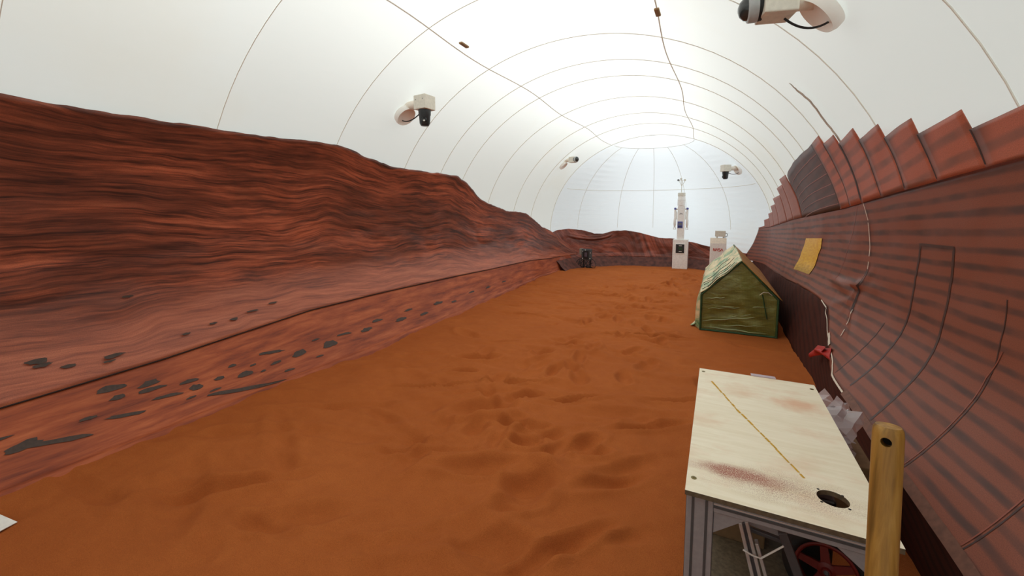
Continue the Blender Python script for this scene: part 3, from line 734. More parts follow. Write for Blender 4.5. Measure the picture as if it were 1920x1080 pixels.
# ------------------------------------------------------------------ work table
def work_table():
    x0, x1, y0, y1, zt = -0.07, 0.54, 1.56, 2.89, 0.80
    cx, cy = (x0+x1)/2, (y0+y1)/2
    root = empty('work_table', (cx, cy, 0), 'plywood topped work table on aluminium profile legs in the right foreground', 'table')
    # top with a round hole near the front right
    hx, hy, hr, n = 0.40, 1.738, 0.047, 32
    th = 0.018
    ring = [(hx+hr*math.cos(2*math.pi*k/n), hy+hr*math.sin(2*math.pi*k/n)) for k in range(n)]
    def sq(k):
        t = 2*math.pi*k/n; c, s_ = math.cos(t), math.sin(t)
        tx = (x1-hx)/c if c > 1e-6 else ((x0-hx)/c if c < -1e-6 else 1e9); ty = (y1-hy)/s_ if s_ > 1e-6 else ((y0-hy)/s_ if s_ < -1e-6 else 1e9)
        m = min(tx, ty); return (hx+c*m, hy+s_*m)
    # outer boundary points must include the corners: use sorted angles
    angs = [2*math.pi*k/n for k in range(n)]+[math.atan2(yy-hy, xx-hx) % (2*math.pi) for xx in (x0, x1) for yy in (y0, y1)]
    angs = sorted(angs); N = len(angs)
    def outer(t):
        c, s_ = math.cos(t), math.sin(t)
        tx = (x1-hx)/c if c > 1e-9 else ((x0-hx)/c if c < -1e-9 else 1e9); ty = (y1-hy)/s_ if s_ > 1e-9 else ((y0-hy)/s_ if s_ < -1e-9 else 1e9)
        m = min(tx, ty); return (hx+c*m, hy+s_*m)
    v = []
    for z in (zt, zt-th):
        v += [(*outer(t), z) for t in angs]; v += [(hx+hr*math.cos(t), hy+hr*math.sin(t), z) for t in angs]
    f = []; fe = []
    for i in range(N):
        j = (i+1) % N
        f.append((i, j, N+j, N+i)); f.append((2*N+i, 3*N+i, 3*N+j, 2*N+j))
        fe.append((i, 2*N+i, 2*N+j, j)); fe.append((N+i, N+j, 3*N+j, 3*N+i))
    top = mesh('table_top', v, f+fe, M_PLY, root)
    top.data.materials.append(M_PLYEDGE)
    for p in top.data.polygons:
        if p.index >= len(f): p.material_index = 1
    for (bx_, by_) in ((-0.046, 2.835), (0.516, 2.815), (-0.045, 1.648), (0.512, 1.62)):
        m = MB().lathe((bx_, by_, zt), (0, 0, 1), [(0.010, 0), (0.010, 0.0015), (0.004, 0.002), (0.003, 0.0005)], 14); m.build('screw', M_TICK, top)
    for (bx_, by_) in ((0.364, 1.778), (0.434, 1.771), (0.361, 1.702), (0.438, 1.698)):
        MB().lathe((bx_, by_, zt), (0, 0, 1), [(0.0045, 0), (0.0045, 0.0008)], 10).build('hole_shade_disc', M_HOLE_SHADE, top)  # dark discs laid on the top stand in for shade inside small holes
    # dashed yellow line across the boards
    pts = [(0.004, 2.688), (0.124, 2.346), (0.259, 2.014), (0.33, 1.83)]
    rn = random.Random(2); v = []; f = []
    for (a, b) in zip(pts[:-1], pts[1:]):
        d = Vector((b[0]-a[0], b[1]-a[1])); L = d.length; d.normalize(); nrm = Vector((-d.y, d.x)); t = 0
        while t < L-0.01:
            l = rn.uniform(0.02, 0.06); w = rn.uniform(0.0032, 0.0058); g = rn.uniform(0.0, 0.008)
            e = min(t+l, L); k = len(v); o_ = rn.uniform(-.002, .002)
            for tt, ss in ((t, -1), (t, 1), (e, 1), (e, -1)):
                q = Vector(a)+d*tt+nrm*(w*ss+o_); v.append((q.x, q.y, zt+0.0008))
            f.append((k, k+1, k+2, k+3)); t = e+g
    mesh('chalk_line', v, f, M_TAPEYEL, top)
    # legs: 90 x 45 profile with two grooves on the wide face
    def profile_leg(px, py, wx, wy):
        m = MB().box((px, py, 0.39), (wx, wy, 0.78)); lg = m.build('leg', M_ALU, root, bevel=0.003)
        for gx in ((-0.25, 0.25) if wx > 0.06 else (0,)):
            for sy in (-1, 1):
                MB().box((px+gx*wx, py+sy*(wy/2), 0.39), (0.009, 0.004, 0.776)).build('slot', M_ALU_GROOVE, lg)
        for gy in ((-0.25, 0.25) if wy > 0.06 else (0,)):
            for sx in (-1, 1):
                MB().box((px+sx*(wx/2), py+gy*wy, 0.39), (0.004, 0.009, 0.776)).build('slot', M_ALU_GROOVE, lg)
    profile_leg(x0+0.05, y0+0.045, 0.09, 0.045); profile_leg(x1-0.03, y0+0.045, 0.045, 0.045)
    profile_leg(x0+0.05, y1-0.045, 0.09, 0.045); profile_leg(x1-0.03, y1-0.045, 0.045, 0.045)
    def rail(a, b, z, h=0.045, w=0.045):
        a, b = Vector(a), Vector(b); c = (a+b)/2; d = b-a
        sz = (abs(d.x) or w, abs(d.y) or w, h)
        r = MB().box((c.x, c.y, z), sz).build('rail', M_ALU, root, bevel=0.003)
        ax = 1 if abs(d.x) > abs(d.y) else 0
        for s in (-1, 1):
            off = [0, 0]; off[ax] = s*w/2; g = list(sz); g[ax] = 0.004; g[2] = 0.009; g[1-ax] = sz[1-ax]*0.998
            MB().box((c.x+off[0], c.y+off[1], z), g).build('slot', M_ALU_GROOVE, r)
            g[2] = 0.004; off[ax] = s*(w/2+0.0005)
            MB().box((c.x+off[0], c.y+off[1], z+0.011), g).build('bright_edge', M_ALU_BRIGHT, r)
    rail((x0+0.095, y0+0.045, 0), (x1-0.0525, y0+0.045, 0), 0.752)
    rail((x0+0.095, y1-0.045, 0), (x1-0.0525, y1-0.045, 0), 0.752)
    for xx in (x0+0.03, x1-0.03): rail((xx, y0+0.0675, 0), (xx, y1-0.0675, 0), 0.752)
    for xx in (x0+0.03, x1-0.03): rail((xx, y0+0.0675, 0), (xx, y1-0.0675, 0), 0.12)
    rail((x0+0.095, y0+0.045, 0), (x1-0.0525, y0+0.045, 0), 0.12)
    rail((x0+0.095, y1-0.045, 0), (x1-0.0525, y1-0.045, 0), 0.12)
    MB().box((cx, cy, 0.152), (0.58, 1.22, 0.016)).build('lower_shelf', M_PLYEDGE, root)
    for (gx, s) in ((x0+0.096, 1), (x1-0.0535, -1)):
        MB().prism([(gx, y0+0.03, 0.728), (gx+s*0.105, y0+0.03, 0.728), (gx, y0+0.03, 0.645)], (0, 0.012, 0)).build('corner_bracket', M_ALU, root, bevel=0.002)
    return root
work_table()

# things stored under the table
def stored():
    zs = 0.160
    root = empty('folded_aluminium_frame', (0.20, 1.95, zs), 'folded aluminium frame tied with white cable ties under the plywood table', 'metal frame')
    def bar(a, b, w, t, name, mat, par):
        a, b = Vector(a), Vector(b); d = (b-a); L = d.length; zz = d.normalized(); yy = zz.cross(Vector((1, 0, 0))).normalized(); xx = yy.cross(zz); q = Matrix((xx, yy, zz)).transposed()
        return MB().box((a+b)/2, (w, t, L), q).build(name, mat, par, bevel=0.002)
    bar((0.222, 1.85, zs+.004), (0.128, 1.85, 0.545), 0.013, 0.035, 'side_rail', M_ALU_BRIGHT, root)
    bar((0.252, 1.855, zs+.004), (0.150, 1.855, 0.555), 0.013, 0.035, 'side_rail', M_ALU_BRIGHT, root)
    bar((0.278, 1.86, zs+.004), (0.190, 1.86, 0.47), 0.013, 0.030, 'side_rail', M_ALU_BRIGHT, root)
    bar((0.237, 1.862, zs+.004), (0.139, 1.862, 0.54), 0.020, 0.025, 'side_rail', M_STEEL_DARK, root)
    bar((0.420, 1.86, zs+.004), (0.275, 1.86, 0.545), 0.032, 0.030, 'side_rail', M_STEEL_DARK, root)
    bar((0.150, 1.89, 0.53), (0.285, 1.89, 0.515), 0.022, 0.022, 'cross_bar', M_ALU, root)
    bar((0.150, 1.90, 0.49), (0.295, 1.90, 0.475), 0.016, 0.016, 'cross_bar', M_STEEL_DARK, root)
    for pts in ([(0.142, 1.828, 0.44), (0.175, 1.826, 0.43), (0.205, 1.83, 0.425), (0.28, 1.838, 0.50)], [(0.185, 1.826, 0.30), (0.235, 1.828, 0.295), (0.30, 1.84, 0.315), (0.355, 1.842, 0.345)]):
        MB().tube(pts, 0.0035, 6).build('cable_tie', M_WHITE, root, True)
    # hand cart with a red spoked wheel
    w = empty('hand_cart', (0.455, 2.02, zs), 'hand cart with a red spoked wheel stored under the table', 'hand cart')
    c = Vector((0.462, 2.03, 0.322)); ax = Vector((-0.20, -0.97, 0.12)).normalized()
    def torus_like(prof, n=40):
        a = ax.orthogonal().normalized(); b = ax.cross(a); v = []; f = []; P = len(prof)
        for k in range(n):
            t = 2*math.pi*k/n; d = a*math.cos(t)+b*math.sin(t)
            for r, h in prof: v.append(c+d*r+ax*h)
        for k in range(n):
            for i in range(P): f.append((k*P+i, k*P+(i+1) % P, ((k+1) % n)*P+(i+1) % P, ((k+1) % n)*P+i))
        return v, f
    v, f = torus_like([(0.108, -0.026), (0.14, -0.028), (0.154, -0.016), (0.158, 0), (0.154, 0.016), (0.14, 0.028), (0.108, 0.026)])
    ty = mesh('wheel', v, f, M_BLACK, w, True); ty['label'] = 'red spoked wheel with black tyre'
    v, f = torus_like([(0.098, -0.024), (0.112, -0.028), (0.112, 0.030), (0.098, 0.026)]); mesh('rim', v, f, M_REDWHEEL, ty, True)
    a = ax.orthogonal().normalized(); b = ax.cross(a)
    for k in range(5):
        t = 2*math.pi*k/5+0.3; d = a*math.cos(t)+b*math.sin(t); e = ax.cross(d)
        v = [c+d*r+e*s_+ax*h for r, wd in ((0.02, 0.017), (0.105, 0.013)) for s_ in (-wd, wd) for h in (0.006, 0.016)]
        MB().add(v, [(0, 1, 3, 2), (4, 6, 7, 5), (0, 4, 5, 1), (2, 3, 7, 6), (0, 2, 6, 4), (1, 5, 7, 3)]).build('spoke', M_REDWHEEL, ty)
    MB().lathe(c, ax, [(0.032, 0), (0.032, 0.018), (0.018, 0.024), (0.014, 0.034), (0.010, 0.034), (0.008, 0.02)], 20).build('hub', M_REDWHEEL, ty, True)
    MB().lathe(c, ax, [(0.010, 0.02), (0.010, 0.038), (0.006, 0.042)], 12).build('axle_nut', M_STEEL_DARK, ty)
    MB().tube([c-ax*0.02, c-ax*0.28], 0.010, 10).build('axle', M_STEEL_DARK, w, True)
    MB().box((0.43, 2.32, 0.36), (0.16, 0.34, 0.38)).build('cart_body', M_BLACKPLASTIC, w, bevel=0.01)
    # brown box behind
    bx = empty('cardboard_box', (0.08, 2.45, zs), 'brown cardboard box at the left of the shelf under the table', 'box')
    MB().box((0.135, 2.45, zs+0.145), (0.26, 0.40, 0.29)).build('carton', M_CARD, bx, bevel=0.004)
    for s in (-1, 1):
        q = Matrix.Rotation(s*0.25, 3, 'Y'); MB().box((0.135+s*0.075, 2.45, zs+0.308), (0.13, 0.39, 0.004), q).build('flap', M_CARD, bx)
stored()

# ------------------------------------------------------------------ wooden tool handle in front
def handle():
    root = empty('wooden_handle', (0.21, 0.54, 0), 'worn round wooden tool handle with a hole near its top, right foreground', 'tool handle')
    b0, t0 = Vector((0.205, 0.545, -0.03)), Vector((0.212, 0.692, 1.522))
    ax = (t0-b0).normalized(); L = (t0-b0).length
    m = MB(); R = 0.0165
    m.lathe(b0, ax, [(R*1.05, 0), (R*1.05, L*0.5), (R*1.02, L*0.8), (R, L-0.012), (R*0.95, L-0.005), (R*0.82, L-0.001), (R*0.5, L)], 28)
    sh = m.build('shaft', M_WOOD, root, True)
    # drilled hole: bore through the shaft
    hp = t0-ax*0.021; view = Vector((-0.42, -1, 0.25)).normalized()
    cut = MB().cyl(hp-view*0.06, hp+view*0.06, 0.0058, n=20).build('bore_tool', M_HOLE_SHADE, None)
    md = sh.modifiers.new('bore', 'BOOLEAN'); md.object = cut; md.operation = 'DIFFERENCE'; md.solver = 'EXACT'
    bpy.context.view_layer.update(); dg = bpy.context.evaluated_depsgraph_get(); ev = sh.evaluated_get(dg); nm = bpy.data.meshes.new_from_object(ev)
    sh.modifiers.clear(); sh.data = nm; bpy.data.objects.remove(cut)
    MB().cyl(hp-view*0.004, hp-view*0.0035, 0.0056, n=20).build('bore_shade_disc', M_HOLE_SHADE, sh)  # dark disc set inside the bore as painted shade
    return root
handle()

# ------------------------------------------------------------------ crumpled plastic and small litter
def crumple(name, c, size, seed, mat, label, cat):
    rn = random.Random(seed); root = empty(name, c, label, cat)
    for q in range(7):
        n = 5; o_ = Vector((rn.uniform(-.5, .5)*size[0]*.5, rn.uniform(-.5, .5)*size[1]*.8, size[2]*(0.15+0.09*q)))
        rot = Matrix.Rotation(rn.uniform(-.9, .9), 3, 'X') @ Matrix.Rotation(rn.uniform(-.9, .9), 3, 'Y') @ Matrix.Rotation(rn.uniform(0, 3), 3, 'Z')
        v = []
        for i in range(n):
            for j in range(n):
                p = Vector(((i/4-.5)*size[0]*1.1, (j/4-.5)*size[0]*1.3, rn.uniform(-.14, .14)*size[0]+0.16*size[0]*(i % 2)))
                v.append(tuple(Vector(c)+o_+rot@p))
        mesh('film_sheet', v, grid_faces(n, n), mat, root)
    return root
crumple('crumpled_plastic', (0.66, 3.03, 0.42), (0.16, 0.42, 0.30), 4, M_FILM, 'heap of crumpled clear plastic wrap behind the table beside the mural', 'plastic wrap')
m = MB(); m.box((0.70, 3.05, 0.21), (0.24, 0.50, 0.40)); o = m.build('carton_under_plastic', M_CARD, None, bevel=0.006)
o.name = 'storage_carton'; tag(o, 'low brown carton under the crumpled plastic beside the mural', 'carton')
def lilac():
    root = empty('lilac_wrapper', (0.27, 2.93, 0.70), 'pale lilac plastic wrapper behind the far table edge', 'wrapper')
    MB().box((0.285, 2.915, 0.80), (0.13, 0.05, 0.004), Matrix.Rotation(-0.12, 3, 'X')).build('film_sheet', M_LILAC, root)
    MB().box((0.285, 2.893, 0.755), (0.13, 0.004, 0.09)).build('hanging_end', M_LILAC, root)
lilac()
def red_tag():
    root = empty('red_cloth_tag', (0.98, 4.95, 0.36), 'small red cloth tag hanging off the lower hem of the mural', 'cloth tag')
    def fn(u, v):
        w = 0.02*math.sin(u*7+v*4)
        y = 4.70+0.48*u-0.10*v*(1-u); z = 0.555-0.10*v-0.16*u+0.05*math.sin(u*3.1)*v
        x = 0.99-0.05*u-0.035*math.sin(v*math.pi)+w
        return (x, y, z)
    grid('cloth', 16, 12, fn, M_REDCLOTH, root, thick=0.004)
    def fn2(u, v): return (0.955-0.03*v+0.01*math.sin(u*6), 4.74+0.30*u, 0.545-0.07*u-0.05*v)
    grid('folded_flap', 12, 8, fn2, M_REDCLOTH, root, thick=0.004)
red_tag()
def card():
    root = empty('white_card', (-3.68, 0.65, 0), 'white card lying on the sand at the left edge of the view', 'card')
    c = Vector((-3.66, 0.66, 0.03)); q = Matrix.Rotation(0.25, 3, 'Z') @ Matrix.Rotation(0.18, 3, 'Y')
    MB().box(c, (0.20, 0.16, 0.004), q).build('sheet', M_WHITE, root)
    MB().box(c+Vector((-0.03, 0, -0.02)), (0.18, 0.14, 0.004), Matrix.Rotation(0.2, 3, 'Z')).build('folded_leaf', M_WHITE, root)
card()

# ------------------------------------------------------------------ green greenhouse tent
def greenhouse():
    x0, x1, xm, y0, y1, ze, za = -0.185, 0.82, 0.338, 6.97, 10.5, 0.56, 1.095
    root = empty('greenhouse_tent', ((x0+x1)/2, (y0+y1)/2, 0), 'small gabled greenhouse tent with green mesh front and tan canvas roof', 'tent')
    # front panel (gable outline) as a slightly billowed sheet
    def front(u, v):
        x = x0+(x1-x0)*u; top = ze+(za-ze)*(1-abs(x-xm)/((xm-x0) if x < xm else (x1-xm))); z = 0.0+top*v
        z -= 0.03*v*(1-v)*math.sin(u*9)
        return (x, y0+0.03*math.sin(u*5+v*4)*math.sin(math.pi*u)*math.sin(math.pi*v)-0.012*math.sin(v*26+u*5)*math.sin(math.pi*u)*(1-v), z)
    grid('front_panel', 40, 40, front, M_NET, root, thick=0.004)
    def back(u, v):
        x = x0+(x1-x0)*u; top = ze+(za-ze)*(1-abs(x-xm)/((xm-x0) if x < xm else (x1-xm))); return (x, y1, top*v)
    grid('back_panel', 16, 10, back, M_NET, root, thick=0.004)
    sag = lambda u, v: 0.05*math.sin(math.pi*u)*math.sin(math.pi*min(v*1.0, 1))
    def roofL(u, v):
        y = y0-0.03+(y1-y0+0.06)*u; x = xm+(x0-0.03-xm)*v; z = za+0.012+(ze-0.01-za)*v-sag(u, v)*0.6+0.012*math.sin(v*14+u*4)
        return (x, y, z)
    r = grid('roof_canvas', 40, 24, roofL, M_CANVAS, root, thick=0.006)
    for (va, ua, vb, ub) in ((.10, .02, .80, .03), (.14, .10, .70, .11), (.22, .18, .92, .16), (.12, .30, .86, .30), (.55, .05, .95, .06), (.2, .46, .7, .47), (.75, .22, .95, .24)):
        pts = []
        for k in range(9):
            t = k/8; p = roofL(ua+(ub-ua)*t, va+(vb-va)*t); pts.append((p[0], p[1], p[2]+0.007))
        MB().tube(pts, 0.0055, 5).build('ink_line', M_INK, r)
    def roofR(u, v):
        y = y0-0.03+(y1-y0+0.06)*u; x = xm+(x1+0.05-xm)*v; z = za+0.012+(ze-0.02-za)*v-sag(u, v)*0.4; return (x, y, z)
    grid('roof_canvas', 30, 16, roofR, M_TAN, root, thick=0.006)
    def sideL(u, v):
        y = y0+(y1-y0)*u; return (x0-0.012-0.075*sstep(0, .05, u)*math.sin(math.pi*v)*(0.7+0.3*math.sin(u*7))-0.10*sstep(0, .06, u)*(1-v)**4*max(0, 1-u*3), y, 0.005+(ze-0.015)*v)
    grid('side_wall', 36, 16, sideL, M_CANVAS, root, thick=0.006)
    def flap(u, v): return (x0-0.02-0.13*v*(1-u*.6), y0+0.15+0.45*u, 0.11*(1-v)**2+0.02)
    grid('ground_flap', 12, 8, flap, M_CANVAS, root, thick=0.006)
    def sideR(u, v): return (x1, y0+(y1-y0)*u, 0.005+(ze-0.01)*v)
    grid('side_wall', 12, 8, sideR, M_NET, root, thick=0.006)
    for a, b in (((x0, 0), (x0, ze)), ((x0, ze), (xm, za)), ((xm, za), (x1, ze)), ((x1, ze), (x1, 0)), ((x0, 0.012), (x1, 0.012))):
        pts = [(a[0]+(b[0]-a[0])*k/8, y0-0.012+0.004*math.sin(k*2.1), a[1]+(b[1]-a[1])*k/8) for k in range(9)]
        MB().tube(pts, 0.015, 8).build('binding', M_GREENTRIM, root, True)
    # tilted inner pole showing through, loose cord, side wall corner fold
    MB().tube([(0.62, y0-0.012, 0.62), (0.66, y0-0.016, 0.42), (0.69, y0-0.014, 0.27)], 0.008, 6).build('inner_pole', M_GREENTRIM, root, True)
    MB().tube([(0.585, y0-0.02, 0.615), (0.63, y0-0.05, 0.665), (0.69, y0-0.03, 0.66), (0.74, y0-0.01, 0.62)], 0.005, 6).build('cord', M_OFFWHITE, root, True)
    mcr = plain('pale_green_film', (150, 160, 108), 0.3)
    for (za_, zb_, xa, xb, th_) in ((.15, .29, x0+.03, x1-.2, .009), (.39, .44, x0+.2, x1-.12, .009), (.06, .045, x0+.05, x1-.1, .010), (.22, .33, x0+.3, x1-.25, .005), (.35, .41, x0+.1, x1-.4, .005), (.50, .54, x0+.05, x0+.35, .008), (.10, .16, x0+.25, x1-.15, .005)):
        pts = [(xa+(xb-xa)*k/10, y0-0.012-0.006*math.sin(k), za_+(zb_-za_)*k/10+0.006*math.sin(k*1.7+xa*9)) for k in range(11)]
        MB().tube(pts, [0.002+th_*math.sin(math.pi*k/10) for k in range(11)], 6).build('film_crease', mcr, root, True)
    MB().tube([(xm, y0, za), (xm, y1, za)], 0.014, 8).build('ridge_pole', M_GREENTRIM, root, True)
    for x in (x0, x1): MB().tube([(x, y1, 0), (x, y1, ze)], 0.014, 8).build('corner_pole', M_GREENTRIM, root, True)
greenhouse()

# ------------------------------------------------------------------ instrument tower
def tower():
    x, y = -1.07, 14.62
    root = empty('instrument_tower', (x, y, 0), 'tall white instrument tower on a box base with two arms and cup gauge', 'instrument tower')
    base = MB().box((x, y, 0.475), (0.455, 0.36, 0.95)).build('base_cabinet', M_WHITEBOX, root, bevel=0.008)
    yf = y-0.181
    MB().box((x, yf-0.004, 0.655), (0.30, 0.012, 0.33)).build('display_frame', M_WHITE, base, bevel=0.02)
    MB().box((x, yf-0.012, 0.66), (0.255, 0.012, 0.285)).build('display', M_BLACKPLASTIC, base, bevel=0.025)
    for z in (0.755, 0.57): MB().box((x+0.01, yf-0.020, z), (0.09, 0.004, 0.018)).build('status_bar', M_WHITE, base)
    rn = random.Random(1)
    for z in (0.69, 0.665, 0.635):
        MB().box((x+rn.uniform(-.01, .02), yf-0.020, z), (0.11, 0.004, 0.010)).build('green_readout', M_GREENLED, base)
    col = MB().box((x-0.01, y, 1.50), (0.215, 0.20, 1.10)).build('column', M_WHITEBOX, root, bevel=0.012)
    MB().lathe((x-0.02, y, 2.05), (0, 0, 1), [(0.118, 0), (0.118, 0.20), (0.108, 0.205), (0.108, 0.30), (0.09, 0.32)], 28).build('neck', M_WHITE, col, True)
    MB().lathe((x-0.02, y, 2.34), (0, 0, 1), [(0.09, 0), (0.118, 0.02), (0.118, 0.11), (0.10, 0.125)], 28).build('cap', M_OFFWHITE, root, True)
    # 'm' shaped mark, blue notice
    pts = [(-0.04, 0), (-0.025, 0.045), (-0.01, 0.05), (0.0, 0.01), (0.012, 0.05), (0.028, 0.045), (0.045, 0)]
    MB().tube([(x-0.01+a, y-0.104, 1.76+b) for a, b in pts], 0.006, 5).build('printed_mark', M_GREYPRINT, col)
    sg = MB().box((x-0.03, y-0.106, 1.43), (0.155, 0.008, 0.21)).build('notice', M_BLUE, root, bevel=0.003)
    MB().box((x-0.03, y-0.112, 1.455), (0.105, 0.004, 0.075)).build('notice_print', M_GREYPRINT, sg)
    MB().box((x-0.03, y-0.112, 1.365), (0.12, 0.004, 0.05)).build('notice_print', M_NAVY, sg)
    # arms
    for s in (-1, 1):
        ax_ = x-0.01+s*0.185
        a = MB().tube([(x-0.01+s*0.10, y-0.02, 1.93), (ax_, y-0.03, 1.945)], 0.028, 10).build('arm', M_WHITE, root, True)
        MB().lathe((ax_, y-0.05, 1.95), (0, 1, 0), [(0.03, -0.03), (0.036, -0.02), (0.036, 0.05), (0.03, 0.06)], 16).build('shoulder_joint', M_BLUE, a, True)
        MB().tube([(ax_, y-0.04, 1.93), (ax_-s*0.006, y-0.05, 1.66), (ax_-s*0.006, y-0.06, 1.60)], [0.032, 0.034, 0.038], 12).build('upper_arm', M_WHITE, a, True)
        MB().tube([(ax_-s*0.05, y-0.04, 1.86), (ax_-s*0.055, y-0.05, 1.60)], 0.010, 8).build('link_rod', M_OFFWHITE, a, True)
        MB().tube([(ax_, y-0.06, 1.60), (ax_, y-0.065, 1.55), (ax_, y-0.07, 1.42), (ax_, y-0.07, 1.39)], [0.038, 0.042, 0.040, 0.024], 12).build('forearm', M_WHITE, a, True)
        h = MB().box((ax_, y-0.07, 1.365), (0.05, 0.05, 0.05)).build('gripper', M_OFFWHITE, a, bevel=0.006)
        for q in (-1, 1): MB().box((ax_+q*0.03, y-0.07, 1.315), (0.016, 0.03, 0.07)).build('gripper_finger', M_WHITE, a, bevel=0.003)
        MB().box((ax_, y-0.07, 1.285), (0.085, 0.03, 0.014)).build('gripper_plate', M_OFFWHITE, a)
    # cup gauge on a mast
    g = MB().tube([(x-0.03, y, 2.45), (x-0.03, y, 2.86)], 0.011, 8).build('mast', M_OFFWHITE, root, True)
    MB().tube([(x-0.03, y, 2.68), (x-0.085, y, 2.80), (x-0.10, y, 2.86)], 0.008, 6).build('fork', M_OFFWHITE, g, True)
    MB().tube([(x-0.03, y, 2.68), (x+0.045, y, 2.80), (x+0.06, y, 2.84)], 0.008, 6).build('fork', M_OFFWHITE, g, True)
    for k, (dx, dy, dz) in enumerate(((-0.11, 0.0, 2.87), (0.085, 0.02, 2.87), (-0.02, -0.08, 2.90))):
        MB().tube([(x-0.03, y, 2.86), (x-0.03+dx, y+dy, dz)], 0.006, 6).build('cup_arm', M_OFFWHITE, g, True)
        MB().lathe((x-0.03+dx, y+dy, dz), (0.3, -0.9, 0), [(0.034, 0.02), (0.032, 0), (0.022, -0.02), (0.004, -0.03)], 14).build('cup', M_GREYPRINT if k == 0 else M_OFFWHITE, g, True)
tower()

# ------------------------------------------------------------------ white kiosk with red lettering
def kiosk():
    x, y = 0.03, 13.75
    root = empty('white_kiosk', (x, y, 0), 'white box kiosk with red lettering and small unit on top, behind the greenhouse tent', 'kiosk')
    MB().box((x, y, 0.46), (0.43, 0.40, 0.92)).build('cabinet', M_WHITEBOX, root, bevel=0.006)
    MB().add([(x-.215, y-.2, .92), (x+.215, y-.2, .92), (x+.215, y+.2, .92), (x-.215, y+.2, .92), (x-.215, y-.12, 1.07), (x+.215, y-.12, 1.07), (x+.215, y+.2, 1.07), (x-.215, y+.2, 1.07)],
             [(0, 1, 5, 4), (1, 2, 6, 5), (2, 3, 7, 6), (3, 0, 4, 7), (4, 5, 6, 7), (3, 2, 1, 0)]).build('sloped_top', plain('peach_white_board', (236, 220, 200), 0.5), root, bevel=0.004)
    for dx in (-0.07, 0.10): MB().cyl((x+dx+.03, y, 1.065), (x+dx+.03, y, 1.115), 0.018, n=10).build('post', M_OFFWHITE, root)
    MB().box((x+0.045, y, 1.20), (0.28, 0.16, 0.17)).build('sensor_unit', M_OFFWHITE, root, bevel=0.006)
    MB().tube([(x+0.185, y, 1.22), (x+0.235, y, 1.20), (x+0.22, y, 1.12), (x+0.15, y, 1.09)], 0.009, 6).build('cable', M_BLACK, root, True)
    # rounded lettering: N A S A, the A without a crossbar
    yf = y-0.204; h = 0.075; z0 = 0.70; X = x-0.125; w = 0.052
    L = {'N': [(0, 0), (0, .85), (.12, 1), (.28, .9), (.75, .1), (.88, 0), (1, .15), (1, 1)],
         'A': [(0, 0), (.38, .88), (.5, 1), (.62, .88), (1, 0)],
         'S': [(0, 0), (.8, 0), (1, .12), (1, .38), (.85, .5), (.15, .5), (0, .62), (0, .88), (.2, 1), (1, 1)]}
    for i, ch in enumerate('NASA'):
        MB().tube([(X+i*(w+0.014)+a*w, yf, z0+b*h) for a, b in L[ch]], 0.0085, 6).build('letter', M_REDPRINT, root)
kiosk()

# ------------------------------------------------------------------ electrical enclosure at the far left
def enclosure():
    x, y = -3.87, 13.45
    root = empty('electrical_enclosure', (x, y, 0), 'dark grey electrical enclosure on legs at the far left corner of the sand', 'electrical box')
    b = MB().box((x, y, 0.44), (0.32, 0.16, 0.36)).build('enclosure', M_GREYBOX, root, bevel=0.01)
    d = MB().box((x-0.01, y-0.085, 0.43), (0.19, 0.02, 0.28)).build('door', M_BLACKPLASTIC, root, bevel=0.01)
    MB().box((x-0.01, y-0.098, 0.44), (0.09, 0.008, 0.14)).build('door_plate', plain('purple_grey_plate', (92, 84, 96), .4), d, bevel=0.004)
    for (dx, dz) in ((-0.12, 0.55), (-0.03, 0.59), (-0.12, 0.31), (0.13, 0.31), (0.14, 0.50)): MB().lathe((x+dx, y-0.082, dz), (0, -1, 0), [(0.014, 0), (0.014, 0.012), (0.006, 0.016)], 10).build('latch', M_WHITE, root)
    MB().box((x-0.20, y+0.03, 0.53), (0.10, 0.12, 0.20)).build('junction_box', M_PALEGREY, root, bevel=0.006)
    for dx in (-0.10, 0.12): MB().box((x+dx, y, 0.13), (0.045, 0.05, 0.27)).build('leg', M_BLACKPLASTIC, root)
    rn = random.Random(9)
    for k in range(9):
        sx = x-0.22+0.05*k; px = [(sx, y-0.02, 0.30), (sx+rn.uniform(-.12, .12), y-0.06-0.05*rn.random(), 0.17), (sx+rn.uniform(-.16, .16), y-0.08, 0.05), (sx+rn.uniform(-.2, .2), y-0.05-0.1*rn.random(), 0.015)]
        MB().tube(px, 0.011, 6).build('cable', M_BLACK, root, True)
    for s, xx in ((-1, -0.30), (1, 0.27)):
        MB().tube([(x+s*0.14, y-0.02, 0.33), (x+xx, y-0.05, 0.24), (x+xx*1.25, y-0.08, 0.10), (x+xx*1.1, y-0.1, 0.02), (x+xx*0.7, y-0.1, 0.012)], 0.010, 6).build('cable', M_BLACK, root, True)
enclosure()

